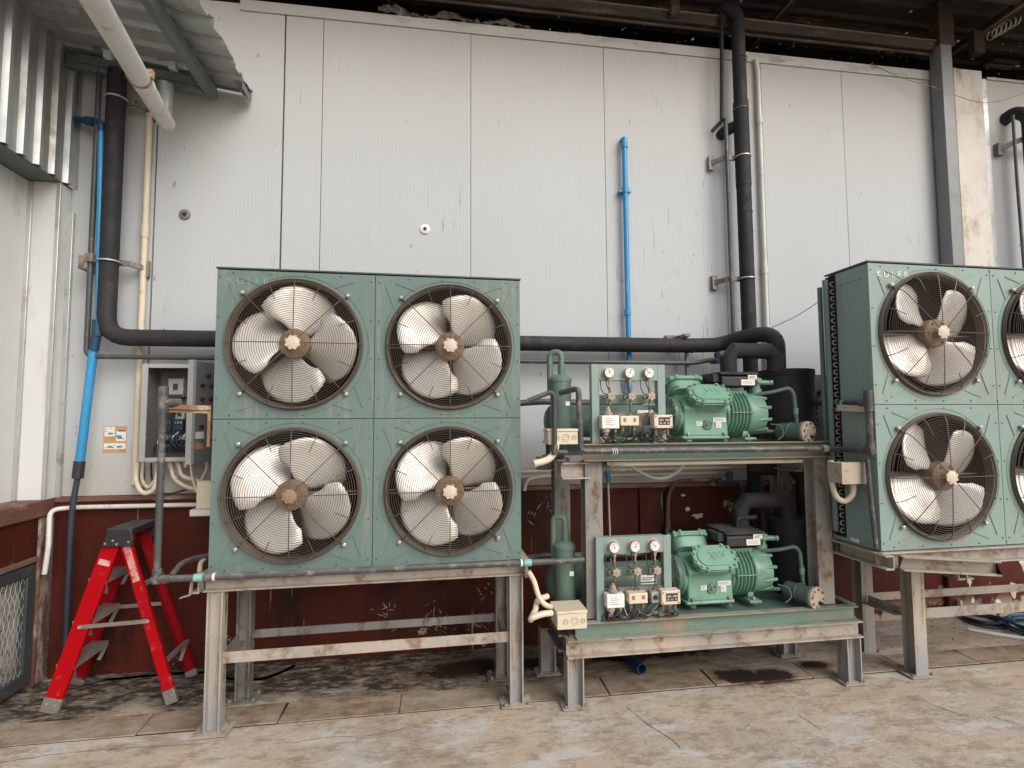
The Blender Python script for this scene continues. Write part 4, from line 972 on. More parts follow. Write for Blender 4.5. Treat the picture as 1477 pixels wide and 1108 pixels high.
q = M(); q.tube(spline([P(284, 846, Y=-.83), P(300, 848, Y=-.84), P(296, 860, Y=-.84), P(285, 866, Y=-.84)]), .012, 8); q = M()
q.bar((-.05, -.845, .768), (.02, -.84, .768), .03, .004, (0, 1, 0)); q.bar((-.05, -.845, .766), (-.055, -.845, .70), .03, .004, (0, 1, 0)); q.bar((-.055, -.845, .702), (-.10, -.845, .69), .03, .004, (0, 1, 0))
tag(mk('angle_bracket', q, 'steel_beige'), 'bent beige bracket at the left end of the left stand', 'bracket')
q = M(); q.tube(spline([P(288, 826, Y=-.55), P(290, 812, Y=-.5), P(300, 802, Y=-.45), P(312, 796, Y=-.4)]), .013, 10)
tag(mk('flexible_conduit', q, 'cream'), 'cream flexible conduit behind the lower left corner of the left condenser', 'conduit')

# ================================================================== LADDER
la = P(68, 1031, Z=0); lb = P(244, 1014, Z=0); lc = P(272, 982, Z=0)
fy = (la.y+lb.y)/2
t = thing('step_ladder', 'red folding step ladder with black top standing in the left corner', 'ladder', ((la.x+lb.x)/2, fy, 0))
tl = P(180, 770, Y=fy+.06)-V((.052, 0, 0))      # top
dep = .34
zt_ = tl.z
def side(y0, y1, dark):
    mt_ = 'ladder_red_dark' if dark else 'ladder_red'
    zz = .034 if dark else .064; k_ = -.075 if dark else 0; A0 = V((la.x+.015+k_, y0, zz)); A1 = V((tl.x-.005+k_*.3, y1, zt_-.03)); B0 = V((lb.x+k_*.3, y0, zz)); B1 = V((tl.x+.055+k_*.2, y1, zt_-.03))
    for a, b, nm, w in ((A0, A1, 'front_rail', .085), (B0, B1, 'rear_rail', .055)):
        q = M(); d = (b-a).normalized(); u = V((1, 0, 0)); u = (u-d*u.dot(d)).normalized(); n = V((0, 1 if y0 > fy else -1, 0)); n = (n-d*n.dot(d)-u*n.dot(u)).normalized()
        tw = .004; fl_ = .022
        poly = [(-w/2, 0), (w/2, 0), (w/2, -fl_), (w/2-tw, -fl_), (w/2-tw, -tw), (-w/2+tw, -tw), (-w/2+tw, -fl_), (-w/2, -fl_)]
        q.prism(poly, a, u, n, b-a); o = wpart(nm, q, mt_, t, bevel=.001)
        q = M(); q.prism([(-w/2-.003, .003), (w/2+.003, .003), (w/2+.003, -fl_-.003), (-w/2-.003, -fl_-.003)], a-d*(.034 if dark else .064), u, n, d*(.035 if dark else .075)); 
        wpart('foot', q, 'aluminium', o, bevel=.002)
        q = M()
        for sx in (-.25, .25): q.cyl(a+u*w*sx-d*.02+n*.003, a+u*w*sx-d*.02+n*.006, .005, None, 8)
        wpart('rivets', q, 'bolt', o)
    return A0, A1, B0, B1
F = side(fy, fy+.055, False); Bk = side(fy+dep, fy+dep-.05, True)
def lerp(a, b, z): k = (z-a.z)/(b.z-a.z); return a+(b-a)*k
q = M(); c = V((tl.x+.03, fy+dep/2, zt_))
q.bb(c.x-.06, c.x+.075, fy+.03, fy+dep-.03, zt_-.005, zt_+.035)
q.prism([(-.085, -.065), (.078, -.065), (.082, -.02), (.066, .035), (-.045, .03)], (c.x, fy+.028, zt_), (1, 0, 0), (0, 0, 1), (0, .022, 0)); q.prism([(-.085, -.065), (.09, -.065), (.095, -.02), (.075, .035), (-.055, .03)], (c.x, fy+dep-.05, zt_), (1, 0, 0), (0, 0, 1), (0, .022, 0))
tp = wpart('top_cap', q, 'black_plastic', t, bevel=.005)
q = M()
for (dx, dz) in ((-.06, -.045), (-.02, -.03), (-.0, -.05), (.06, -.04)): q.cyl((c.x+dx, fy+.028, zt_+dz), (c.x+dx, fy+.024, zt_+dz), .006, None, 10)
wpart('rivets', q, 'bolt', tp)
for z in (.24, .46, .68):      # treads on the climbing side
    a, b = lerp(F[0], F[1], z), lerp(Bk[0], Bk[1], z); q = M(); q.bb(a.x-.05, a.x+.04, a.y+.003, b.y-.003, z-.0, z+.006); q.bb(a.x+.034, a.x+.04, a.y+.003, b.y-.003, z-.025, z-.0005); q.bb(a.x-.05, a.x-.044, a.y+.003, b.y-.003, z-.025, z-.0005)
    tr = wpart('tread', q, 'aluminium', t)
    q = M(); q.bar(V((a.x+.03, a.y+.01, z-.02)), V((a.x+.015, a.y+.05, z-.09)), .02, .004, (1, 0, 0)); q.bar(V((a.x+.03, b.y-.01, z-.02)), V((a.x+.015, b.y-.05, z-.09)), .02, .004, (1, 0, 0)); wpart('brace', q, 'aluminium', tr)
for z in (.2, .62):
    a, b = lerp(F[2], F[3], z), lerp(Bk[2], Bk[3], z); q = M(); q.bb(a.x-.012, a.x+.012, a.y+.003, b.y-.003, z, z+.02); tr = wpart('crossbar', q, 'aluminium', t)
    q = M(); q.bar(V((a.x, b.y-.01, z+.01)), V((a.x, b.y-.09, z+.09 if z > .4 else z-.07)), .02, .004, (1, 0, 0)); wpart('brace', q, 'aluminium', tr)
for (LL, yy, nm) in ((F, -.004, 'spreader'), (Bk, .004, 'spreader')):
    z = .435; a, b = lerp(LL[0], LL[1], z), lerp(LL[2], LL[3], z)
    q = M(); q.bar(a+V((0, yy*1.6, 0)), b+V((0, yy*1.6, .012)), .022, .004, (0, 0, 1)); sp = wpart(nm, q, 'aluminium', t, bevel=.001)
    if yy < 0:
        q = M(); q.cyl(a+V((0, -.008, 0)), a+V((0, -.012, 0)), .009); q.cyl(b+V((0, -.008, .012)), b+V((0, -.012, .012)), .009); wpart('rivets', q, 'bolt', sp)
def stick(LL, i, z0, z1, w, mat):
    a, b = lerp(LL[i], LL[i+1], z0), lerp(LL[i], LL[i+1], z1); q = M(); q.bar(a+V((0, -.0015, 0)), b+V((0, -.0015, 0)), .0008, w, (0, 1, 0)); wpart('worn_sticker', q, mat, t)
stick(F, 2, .66, .88, .036, 'peel_sticker'); stick(F, 0, .755, .785, .06, 'peel_sticker')
# ================================================================== TWO-TIER RACK
ZU, ZL = 1.42, .455; DZ = ZU-ZL
t = thing('machine_rack', 'two tier steel rack carrying both green compressors between the condensers', 'rack', (2.7, -.62, 0))
yF, yR = -.83, -.43
xl, xr = 1.90, 3.585
for (x, y) in ((1.895, yF+.01), (3.575, yF+.01), (1.83, yR), (3.44, yR)): leg(t, x, y, .268, (1, 0, 0), .092, .085, .075)
q = M(); q.ibeam((1.85, yF, .318), (3.63, yF, .318), (0, 0, 1), .095, .09, .007, .009); wpart('lower_beam', q, 'steel_beige', t, bevel=.001)
q = M(); q.ibeam((1.85, yR, .318), (3.60, yR, .318), (0, 0, 1), .095, .09, .007, .009); wpart('lower_beam', q, 'steel_grey', t, bevel=.001)
for x in (1.86, 3.56):
    q = M(); q.ibeam((x, yF+.05, .317), (x, yR-.05, .317), (0, 0, 1), .09, .08, .007, .009); wpart('side_beam', q, 'steel_grey', t)
q = M(); q.chan((1.90, yF-.005, .411), (3.60, yF-.005, .411), (0, 0, 1), (0, -1, 0), .088, .045, .006, .007); wpart('deck_beam', q, 'green_steel', t, bevel=.001)
q = M(); q.chan((1.90, yR, .411), (3.60, yR, .411), (0, 0, 1), (0, 1, 0), .088, .045, .006, .007); wpart('deck_beam', q, 'green_steel', t, bevel=.001)
for x in (1.92, 3.58): q = M(); q.chan((x, yF+.003, .410), (x, yR-.003, .410), (0, 0, 1), (-1 if x < 2 else 1, 0, 0), .084, .045, .006, .007); wpart('deck_beam', q, 'green_steel', t)
q = M(); q.bb(1.925, 3.575, yF+.003, yR-.003, .425, .431); wpart('deck_plate', q, 'green_tank', t)
# posts
for (x, y, z1, mt_) in ((2.022, yF+.055, 1.318, 'steel_grey'), (3.445, yF+.055, 1.318, 'steel_beige'), (1.93, yR+.02, 1.318, 'steel_grey'), (3.46, yR+.02, 1.318, 'steel_grey')):
    q = M(); q.ibeam((x, y, .456), (x, y, z1), (0, 1, 0), .095, .10, .007, .009); wpart('post', q, mt_, t, bevel=.001)
# upper tier
q = M(); q.chan((1.955, yF-.005, 1.372), (3.53, yF-.005, 1.372), (0, 0, 1), (0, -1, 0), .095, .042, .006, .007); wpart('deck_beam', q, 'green_steel', t, bevel=.001)
q = M(); q.chan((1.84, yR+.03, 1.372), (3.53, yR+.03, 1.372), (0, 0, 1), (0, 1, 0), .095, .042, .006, .007); wpart('deck_beam', q, 'green_steel', t, bevel=.001)
for x in (1.86, 3.50): q = M(); q.chan((x, yF+.003, 1.372), (x, yR+.025, 1.372), (0, 0, 1), (-1 if x < 2 else 1, 0, 0), .093, .045, .006, .007); wpart('deck_beam', q, 'steel_grey', t)
q = M(); q.ibeam((1.84, yF+.03, 1.27), (2.0, yF+.03, 1.27), (0, 0, 1), .09, .08, .006, .008); wpart('bracket_beam', q, 'steel_beige', t)
q = M(); q.ibeam((1.78, yR+.02, 1.279), (1.90, yR+.02, 1.279), (0, 0, 1), .08, .08, .006, .008); q.ibeam((3.40, yR-.06, 1.27), (3.40, yF+.12, 1.27), (0, 0, 1), .09, .08, .006, .008); wpart('bracket_beam', q, 'steel_grey', t)
q = M(); q.bb(2.09, 2.20, yF-.03, yF+.05, 1.30, 1.318); q.bb(2.09, 2.19, yF+.052, yF+.058, 1.262, 1.318); wpart('gusset', q, 'steel_grey', t)
q = M(); 
for z in (1.31,): q.tube([(2.12, yF+.02, z-.008), (3.32, yF+.02, z-.008)], .014, 10)
tag(mk('rack_conduit', q, 'cream'), 'cream conduit under the upper beam of the rack', 'conduit')

# ------------------------------------------------------------------ semi hermetic compressor
CO = V((2.565, -.615, ZU))
def compressor(loc, label):
    t = thing('compressor', label, 'compressor', loc, 0, 'green piston compressors')
    q = M()   # crankcase
    poly = [(-.125, .03), (.115, .03), (.122, .09), (.112, .17), (.135, .215), (.06, .29), (-.02, .275), (-.10, .245), (-.142, .20), (-.118, .165), (-.122, .09)]
    q.prism(poly, (.045, 0, 0), (0, 1, 0), (0, 0, 1), (.285, 0, 0))
    q.bb(.03, .335, -.135, .12, .012, .034)
    q.lathe((.02, 0, .15), (1, 0, 0), [(0, .10), (.01, .118), (.03, .12), (.035, .105)], 28)
    o = mk('crankcase', q, 'green_machine', t, bevel=.012)
    q = M()   # motor housing with fins
    q.lathe((.325, -.0, .165), (1, 0, 0), [(0, .10), (.01, .125), (.03, .128), (.155, .128), (.16, .134), (.20, .134), (.275, .122), (.285, .10), (.29, .05)], 40)
    for i in range(6): q.lathe((.352+.023*i, 0, .165), (1, 0, 0), [(0, .14), (.003, .1465), (.007, .1465), (.010, .14)], 40)
    q.bb(.345, .49, -.150, -.10, .170, .175)
    for i in range(10):
        a = 2*PI*i/10+.3; c = V((.50, .128*math.cos(a), .165+.128*math.sin(a))); q.tube([c, c+V((.05, -.004*math.cos(a), -.004*math.sin(a))), c+V((.125, -.012*math.cos(a), -.012*math.sin(a)))], [.006, .010, .011], 8)
    q.bb(.44, .475, -.10, .10, .012, .06); q.bb(.425, .50, -.145, -.06, .008, .022); q.bb(.35, .50, -.06, .06, .27, .31)
    mk('motor_housing', q, 'green_machine', t, bevel=.003)
    # two cylinder banks in a V
    def head(cx, ay, az, cy, cz, L, Wd, nm):
        ax = V((0, ay, az)).normalized(); u = V((1, 0, 0)); w = ax.cross(u)
        def loopp(L, Wd, n=10):
            out = []; rr = Wd/2
            for k in range(n+1): a = -PI/2+PI*k/n; out.append((L/2-rr*.8+rr*.8*math.cos(a), rr*math.sin(a)))
            for k in range(n+1): a = PI/2+PI*k/n; out.append((-L/2+rr*.8+rr*.8*math.cos(a), rr*math.sin(a)))
            return out
        q = M(); c = V((cx, cy, cz))
        q.prism(loopp(L-.035, Wd-.03), c-ax*.075, u, w, ax*.07); q.prism(loopp(L, Wd), c-ax*.006, u, w, ax*.012)
        q.prism(loopp(L-.004, Wd-.004), c+ax*.0075, u, w, ax*.014)
        h_ = mk(nm, q, 'green_machine', t, bevel=.004)
        q = M(); q.prism(loopp(L-.06, Wd-.055), c+ax*.0215, u, w, ax*.007)
        for k in range(3): q.tube([c+ax*.029+u*(-.05+.035*k)-w*.02, c+ax*.029+u*(-.015+.035*k), c+ax*.029+u*(-.03+.03*k)+w*.03], .0035, 6)
        mk('head_cover', q, 'green_machine', h_, bevel=.003)
        pts = loopp(L-.022, Wd-.022, 5)
        for (a, b) in pts: q = M(); q.cyl(c+u*a*1.02+w*b*1.03-ax*.010, c+u*a*1.02+w*b*1.03+ax*.0235, .0145, .0135, 10); q.hexbolt(c+u*a+w*b+ax*.0235, ax, .0085, .010); mk('head_bolt', q, 'green_machine', h_)
    head(.205, -.72, .70, -.135, .275, .275, .165, 'cylinder_head')
    head(.140, .60, .80, .07, .345, .265, .165, 'cylinder_head')
    q = M(); q.lathe((.12, .06, .355), (0, 0, 1), [(0, .035), (.02, .035), (.03, .02), (.038, .02)], 14); mk('top_boss', q, 'green_machine', t)
    q = M(); q.torus((.195, -.123, .10), (0, 1, 0), .021, .008, 24, 8); q.cyl((.195, -.123, .10), (.195, -.129, .10), .03, None, 24); q.cyl((.195, -.12, .10), (.195, -.136, .10), .012, .010, 14)
    for i in range(4): a = PI/2*i+.6; q.hexbolt((.195+.026*math.cos(a), -.129, .10+.026*math.sin(a)), (0, -1, 0), .005, .004)
    mk('sight_glass', q, 'green_tank', t)
    for (x0, x1, z0, z1) in ((.125, .163, .095, .120), (.232, .315, .115, .142), (.25, .285, .08, .1135)):
        q = M(); q.cur = 0; q.bb(x0, x1, -.1252, -.1240, z0, z1); q.cur = 1
        for k in range(3): zz = z0+(z1-z0)*(.25+.22*k); q.bb(x0+.005, x1-.005-.01*(k % 2), -.1256, -.1253, zz, zz+.0022)
        mk('rating_plate', q, ['sticker', 'ink'], t)
    # black terminal box
    q = M(); q.prism([(-.115, .0), (.13, .0), (.13, .070), (-.085, .070), (-.115, .055)], (.305, 0, .335), (0, 1, 0), (0, 0, 1), (.235, 0, 0)); q.prism([(-.122, .071), (.136, .071), (.136, .088), (-.10, .088)], (.297, 0, .335), (0, 1, 0), (0, 0, 1), (.25, 0, 0)); q.prism([(-.09, .0), (.05, .0), (.05, .05), (-.09, .05)], (.26, 0, .36), (0, 1, 0), (0, 0, 1), (.044, 0, 0))
    tb = mk('terminal_box', q, 'black_plastic', t, bevel=.004)
    for (x0, x1, z0, z1) in ((.43, .52, .34, .375), (.475, .535, .376, .403)):
        q = M(); q.cur = 0; q.bb(x0, x1, -.1172, -.1155, z0, z1); q.cur = 1
        for k in range(3): zz = z0+(z1-z0)*(.22+.22*k); q.bb(x0+.008, x1-.008-.012*(k % 2), -.1178, -.1173, zz, zz+.0025)
        mk('warning_label', q, ['sticker', 'orange' if z0 < .35 else 'ink'], tb)
    # discharge service valve
    q = M(); q.lathe((.585, -.02, .27), (0, 0, 1), [(0, .04), (.05, .036), (.055, .028), (.10, .028)], 16); q.cyl((.545, -.03, .365), (.66, -.05, .36), .018, .016, 14); q.lathe((.66, -.05, .36), (1, -.2, 0), [(0, .012), (.006, .018), (.02, .018)], 8); q.cyl((.575, -.08, .372), (.58, .02, .372), .016, None, 12); q.bb(.55, .61, -.055, .01, .372, .388)
    for dx in (-.02, .02): q.hexbolt((.58+dx, -.03, .388), (0, 0, 1), .008, .008)
    mk('service_valve', q, 'green_machine', t, bevel=.002)
    # bearing cover on the left end
    q = M(); q.lathe((.022, 0, .16), (-1, 0, 0), [(0, .115), (.02, .112), (.035, .09), (.06, .06), (.075, .05)], 24)
    for i in range(10): a = 2*PI*i/10; q.hexbolt((.004, .098*math.cos(a), .16+.098*math.sin(a)), (-1, 0, 0), .011, .012)
    bc = mk('bearing_cover', q, 'green_tank', t)
    q = M(); q.lathe((-.03, -.04, .255), (-1, -.3, .2), [(0, .035), (.03, .035), (.035, .022), (.06, .022)], 14); q.tube(spline([(.03, -.10, .33), (-.01, -.12, .32), (-.045, -.10, .26), (-.04, -.09, .18), (-.05, -.1, .06)]), .0045, 6); q.tube(spline([(-.03, -.06, .26), (-.06, -.09, .22), (-.03, -.11, .12), (-.05, -.10, .04)]), .0035, 6); mk('oil_fittings', q, 'screw_dark', bc)
    # mounting feet
    for (x, y) in ((.07, -.125), (.30, -.125), (.46, -.12), (.07, .1), (.46, .1)):
        q = M(); q.cyl((x, y, 0.001), (x, y, .012), .02, None, 14); q.hexbolt((x, y, .034 if x < .4 else .0225), (0, 0, 1), .012, .018); mk('mount', q, 'steel_grey', t)
    return t
c1 = compressor(CO, 'green piston compressor on the upper deck of the rack')
c2 = copy_tree(c1); c2.location = CO+V((0.0, 0, -DZ)); c2['label'] = 'green piston compressor on the lower deck of the rack'

def lower_of(t, label, dx=0, dy=0, dz=0):
    c = copy_tree(t); c.location = V(t.location)+V((dx, dy, dz-DZ)); c['label'] = label; return c

# ------------------------------------------------------------------ liquid receiver
t = thing('liquid_receiver', 'dark green horizontal tank behind the gauge panel on the upper deck', 'tank', (2.2, -.52, ZU), 0, 'horizontal receiver tanks')
q = M(); q.lathe((1.80, -.54, ZU+.125), (1, 0, 0), [(0, .02), (.01, .06), (.03, .09), (.06, .10), (.72, .10), (.75, .09), (.77, .06), (.78, .02)], 32); wpart('shell', q, 'green_tank', t)
for x in (2.0, 2.45):
    q = M(); q.bb(x-.025, x+.025, -.61, -.47, ZU+.001, ZU+.04); wpart('saddle', q, 'green_tank', t)
q = M(); q.bb(2.36, 2.46, -.6395, -.62, ZU+.115, ZU+.19); wpart('data_label', q, 'sticker', t); q = M()
q.bb(2.40, 2.44, -.6405, -.6398, ZU+.165, ZU+.175); q.bb(2.37, 2.45, -.6405, -.6398, ZU+.15, ZU+.154); q.bb(2.37, 2.43, -.6405, -.6398, ZU+.14, ZU+.144); wpart('label_text', q, 'ink', t)
q = M(); q.pipe([(1.62, -.45, ZU+.235), (1.80, -.42, ZU+.25), (2.42, -.42, ZU+.235), (2.52, -.42, ZU+.26)], .02, .06); q.cyl((2.0, -.42, ZU+.24), (2.3, -.42, ZU+.24), .023); wpart('outlet_pipe', q, 'dark_pipe', t)
lower_of(t, 'dark green horizontal tank behind the gauge panel on the lower deck')

# ------------------------------------------------------------------ oil separator
t = thing('oil_separator', 'green upright cylinder with hooked top pipe, left end of the upper deck', 'oil separator', (1.875, -.68, ZU), 0, 'upright oil separators')
q = M(); q.lathe((1.872, -.68, ZU+.02), (0, 0, 1), [(0, .02), (.005, .055), (.02, .062), (.335, .062), (.337, .066), (.355, .066), (.36, .06), (.375, .045), (.382, .02)], 28); wpart('shell', q, 'green_tank', t)
q = M(); q.pipe([(1.878, -.68, ZU+.39), (1.878, -.68, ZU+.535), (1.815, -.65, ZU+.535), (1.815, -.65, ZU+.30)], .018, .04); q.cyl((1.878, -.68, ZU+.39), (1.878, -.68, ZU+.45), .021); wpart('hook_pipe', q, 'green_tank', t)
q = M(); q.bb(1.885, 1.91, -.7445, -.735, ZU+.215, ZU+.24); wpart('data_label', q, 'sticker', t)
lower_of(t, 'green upright cylinder with hooked top pipe, left end of the lower deck', .012, 0, 0)

# ------------------------------------------------------------------ suction accumulators and their big pipes
t = thing('suction_accumulator', 'black upright insulated tank with thick bent pipes, right end of the upper deck', 'tank', (3.47, -.5, ZU), 0, 'black insulated tanks')
q = M(); q.lathe((3.465, -.50, ZU+.001), (0, 0, 1), [(0, .165), (.415, .165), (.418, .17), (.45, .17), (.455, .165), (.458, .05)], 36); wpart('shell', q, 'insulation', t)
lo = lower_of(t, 'black upright insulated tank with thick bent pipes, right end of the lower deck', .02)
q = M(); q.tube([(3.015, -.56, ZU+.40), (3.015, -.56, ZU+.52), (3.055, -.56, ZU+.575), (3.30, -.56, ZU+.575), (3.345, -.56, ZU+.53), (3.345, -.56, ZU+.44)], .052, 18)
tag(mk('suction_pipe', q, 'insulation', smooth=30), 'thick black mitred pipe from the upper compressor into its black tank', 'pipe', 'mitred suction pipes')
p2 = bpy.data.objects['suction_pipe'].copy(); COL.objects.link(p2); p2.location.z -= DZ; p2.location.x += .05; p2['label'] = 'thick black mitred pipe from the lower compressor into its black tank'
q = M(); q.pipe([(3.44, -.20, 2.115), (3.50, -.44, 2.125), (3.535, -.48, 2.10), (3.535, -.48, ZU+.44)], .052, .10, 18)
q = M(); q.pipe([(3.30, -.30, 1.215), (3.50, -.40, 1.215), (3.58, -.48, 1.19), (3.58, -.48, ZL+.44)], .052, .10, 18)
tag(mk('suction_pipe', q, 'insulation'), 'thick black pipe coming from the wall down into the lower black tank', 'pipe')

# discharge tube and oil filter canister
t = thing('discharge_tube', 'thin green tube bending down from the upper compressor valve to the canister', 'pipe', (3.3, -.7, ZU), 0, 'thin green discharge tubes')
q = M(); q.pipe([(3.13, -.66, ZU+.285), (3.22, -.71, ZU+.30), (3.31, -.74, ZU+.325), (3.335, -.745, ZU+.29), (3.345, -.75, ZU+.10)], .0115, .03); wpart('tube', q, 'green_tank', t)
q = M(); q.cyl((3.341, -.748, ZU+.16), (3.342, -.749, ZU+.20), .015); wpart('nut', q, 'green_machine', t)
lower_of(t, 'thin green tube bending down from the lower compressor valve to the canister')
t = thing('filter_canister', 'green canister with a pale bolted flange on the upper deck beside the black tank', 'canister', (3.32, -.82, ZU), 0, 'bolted filter canisters')
d = V((.30, -.95, 0)).normalized(); c = V((3.335, -.865, ZU+.055))
q = M(); q.lathe(c-d*.20, d, [(0, .03), (.01, .05), (.02, .052), (.165, .052), (.166, .062), (.185, .062)], 26); wpart('body', q, 'green_tank', t)
q = M(); q.lathe(c-d*.0145, d, [(0, .064), (.016, .064), (.018, .060)], 28); fl_ = wpart('flange', q, 'flange_rust', t, bevel=.001)
u = d.cross(V((0, 0, 1)))
for i in range(8): a = PI/4*i+.2; q = M(); q.hexbolt(c+u*math.cos(a)*.050+V((0, 0, math.sin(a)*.050))+d*.0036, d, .0075, .008); wpart('flange_bolt', q, 'rust', fl_)
q = M(); q.cyl(c+d*.004+u*-.015+V((0, 0, -.028)), c+d*.026+u*-.015+V((0, 0, -.028)), .011, .008, 10); wpart('drain_plug', q, 'ink', fl_)
q = M(); q.torus(c-d*.11, d, .054, .003, 24, 6); q.bar(c-d*.11+V((0, 0, -.05)), c-d*.11+V((0, 0, -.085)), .012, .004, (1, 0, 0)); wpart('strap', q, 'steel_grey', t)
q = M(); q.pipe([c-d*.19, c-d*.19+V((-.12, .02, 0)), c-d*.19+V((-.2, .03, .0))], .012, .03); q.tube(spline([(3.18, -.73, ZU+.10), (3.22, -.77, ZU+.09), (3.23, -.78, ZU+.04), (3.20, -.77, ZU+.005)]), .005, 6); wpart('inlet_tube', q, 'green_tank', t)
lower_of(t, 'green canister with a pale bolted flange on the lower deck beside the black tank', .01)

# ------------------------------------------------------------------ gauge panels
def gauge_panel(label):
    t = thing('gauge_stand', label, 'gauge stand', (2.23, -.85, ZU), 0, 'green frames with three gauges')
    y = -.855
    q = M(); q.bb(2.008, 2.052, y, y+.008, ZU, ZU+.448); q.bb(2.008, 2.014, y+.008, y+.045, ZU, ZU+.448); q.bb(2.400, 2.445, y, y+.008, ZU, ZU+.448); q.bb(2.400, 2.406, y+.008, y+.045, ZU, ZU+.448)
    q.bb(2.0525, 2.3995, y+.0005, y+.0085, ZU+.355, ZU+.4475); q.bb(2.0525, 2.3995, y+.009, y+.045, ZU+.355, ZU+.361); q.bb(2.0525, 2.3995, y+.009, y+.045, ZU+.441, ZU+.4475)
    wpart('frame', q, 'green_light', t, bevel=.0015)
    q = M(); q.bb(2.0525, 2.3995, y+.03, y+.037, ZU+.225, ZU+.275); wpart('rear_bar', q, 'green_tank', t)
    q = M(); q.bb(2.0525, 2.3995, y+.010, y+.016, ZU+.10, ZU+.17); q.bb(2.36, 2.41, y-.015, y-.006, ZU+.0, ZU+.09); wpart('mounting_strip', q, 'steel_grey', t)
    for i, x in enumerate((2.105, 2.225, 2.34)):
        z = ZU+.398; ax = V((0, -1, -.03))
        q = M(); q.lathe((x, y+.002, z), (0, -1, 0), [(0, .038), (.004, .038), (.005, .031), (.026, .031), (.030, .032), (.034, .029), (.032, .0275)], 28); g = wpart('gauge', q, 'valve_tan', t)
        q = M(); q.cyl((x, y-.028, z), (x, y-.0305, z), .0272, None, 28); wpart('dial', q, 'white_paint', g)
        q = M()
        for k in range(11): a = R(225-27*k); q.bar((x+.0185*math.cos(a), y-.0309, z+.0185*math.sin(a)), (x+.0235*math.cos(a), y-.0309, z+.0235*math.sin(a)), .0016, .0006, (0, 1, 0)) if 0 else q.obox((x+.021*math.cos(a), y-.0309, z+.021*math.sin(a)), V((.0028*math.cos(a), 0, .0028*math.sin(a))), (0, .0003, 0), V((-.0008*math.sin(a), 0, .0008*math.cos(a))))
        a = R((110, 70, 140)[i]); q.obox((x+.007*math.cos(a), y-.0314, z+.007*math.sin(a)), V((.013*math.cos(a), 0, .013*math.sin(a))), (0, .0003, 0), V((-.0012*math.sin(a), 0, .0012*math.cos(a)))); q.cyl((x, y-.0305, z), (x, y-.033, z), .003, None, 10); wpart('needle', q, 'ink', g)
        q = M(); q.cyl((x+.004, y-.012, z-.03), (x+.004, y-.012, z-.055), .009, None, 8); q.cyl((x+.004, y-.012, z-.055), (x+.002, y-.012, z-.10), .005, None, 8); wpart('stem', q, 'valve_tan', g)
        zv = ZU+.265
        q = M()
        pts = []
        for k in range(12): a = 2*PI*k/12; rr = .0265 if k % 2 else .019; pts.append((rr*math.cos(a), rr*math.sin(a)))
        q.prism(pts, (x+.006, y-.030, zv), (1, 0, 0), (0, 0, 1), (0, -.012, 0)); q.cyl((x+.006, y-.030, zv), (x+.006, y+.0, zv), .010, None, 10); q.cyl((x+.006, y-.042, zv), (x+.006, y-.046, zv), .007, None, 8)
        vv = wpart('valve', q, 'valve_tan', t, bevel=.002)
        q = M(); q.cyl((x-.022, y-.012, zv-.004), (x+.02, y-.012, zv-.004), .009, None, 8); q.cyl((x-.035, y-.012, zv-.004), (x-.022, y-.012, zv-.004), .012, None, 6); q.cyl((x+.004, y-.012, zv-.02), (x+.004, y-.012, zv-.055), .007, None, 8); q.cyl((x+.004, y-.012, zv+.02), (x+.004, y-.012, zv+.05), .007, None, 8); wpart('valve_body', q, 'brass', vv)
        q = M()
        q.tube(spline([(x-.045, y+.0, ZU+.36), (x-.048, y-.015, ZU+.32), (x-.035, y-.015, ZU+.285), (x-.01, y-.012, zv+.01)]), .0028, 6)
        q.tube(spline([(x-.014, y-.0, ZU+.36), (x-.016, y-.02, ZU+.33), (x-.006, y-.016, ZU+.31), (x+.004, y-.014, ZU+.29)]), .0028, 6)
        q.tube(spline([(x+.004, y-.012, zv-.05), (x+(.012 if i == 0 else -.004), y-.02, ZU+.18), (x+(.04, -.012, -.03)[i], y-.02, ZU+.13), (x+(.05, -.012, -.05)[i], y-.01, ZU+.04)]), .0028, 6)
        q.tube(spline([(x+.002, y-.012, zv-.05), (x+.0, y-.015, ZU+.19), (x+.02, y-.02, ZU+.16)]), .0028, 6); wpart('capillary_tubes', q, 'ink', vv)
    return t
g1 = gauge_panel('green frame with three round gauges on the upper deck')
g2 = lower_of(g1, 'green frame with three round gauges on the lower deck', .012)

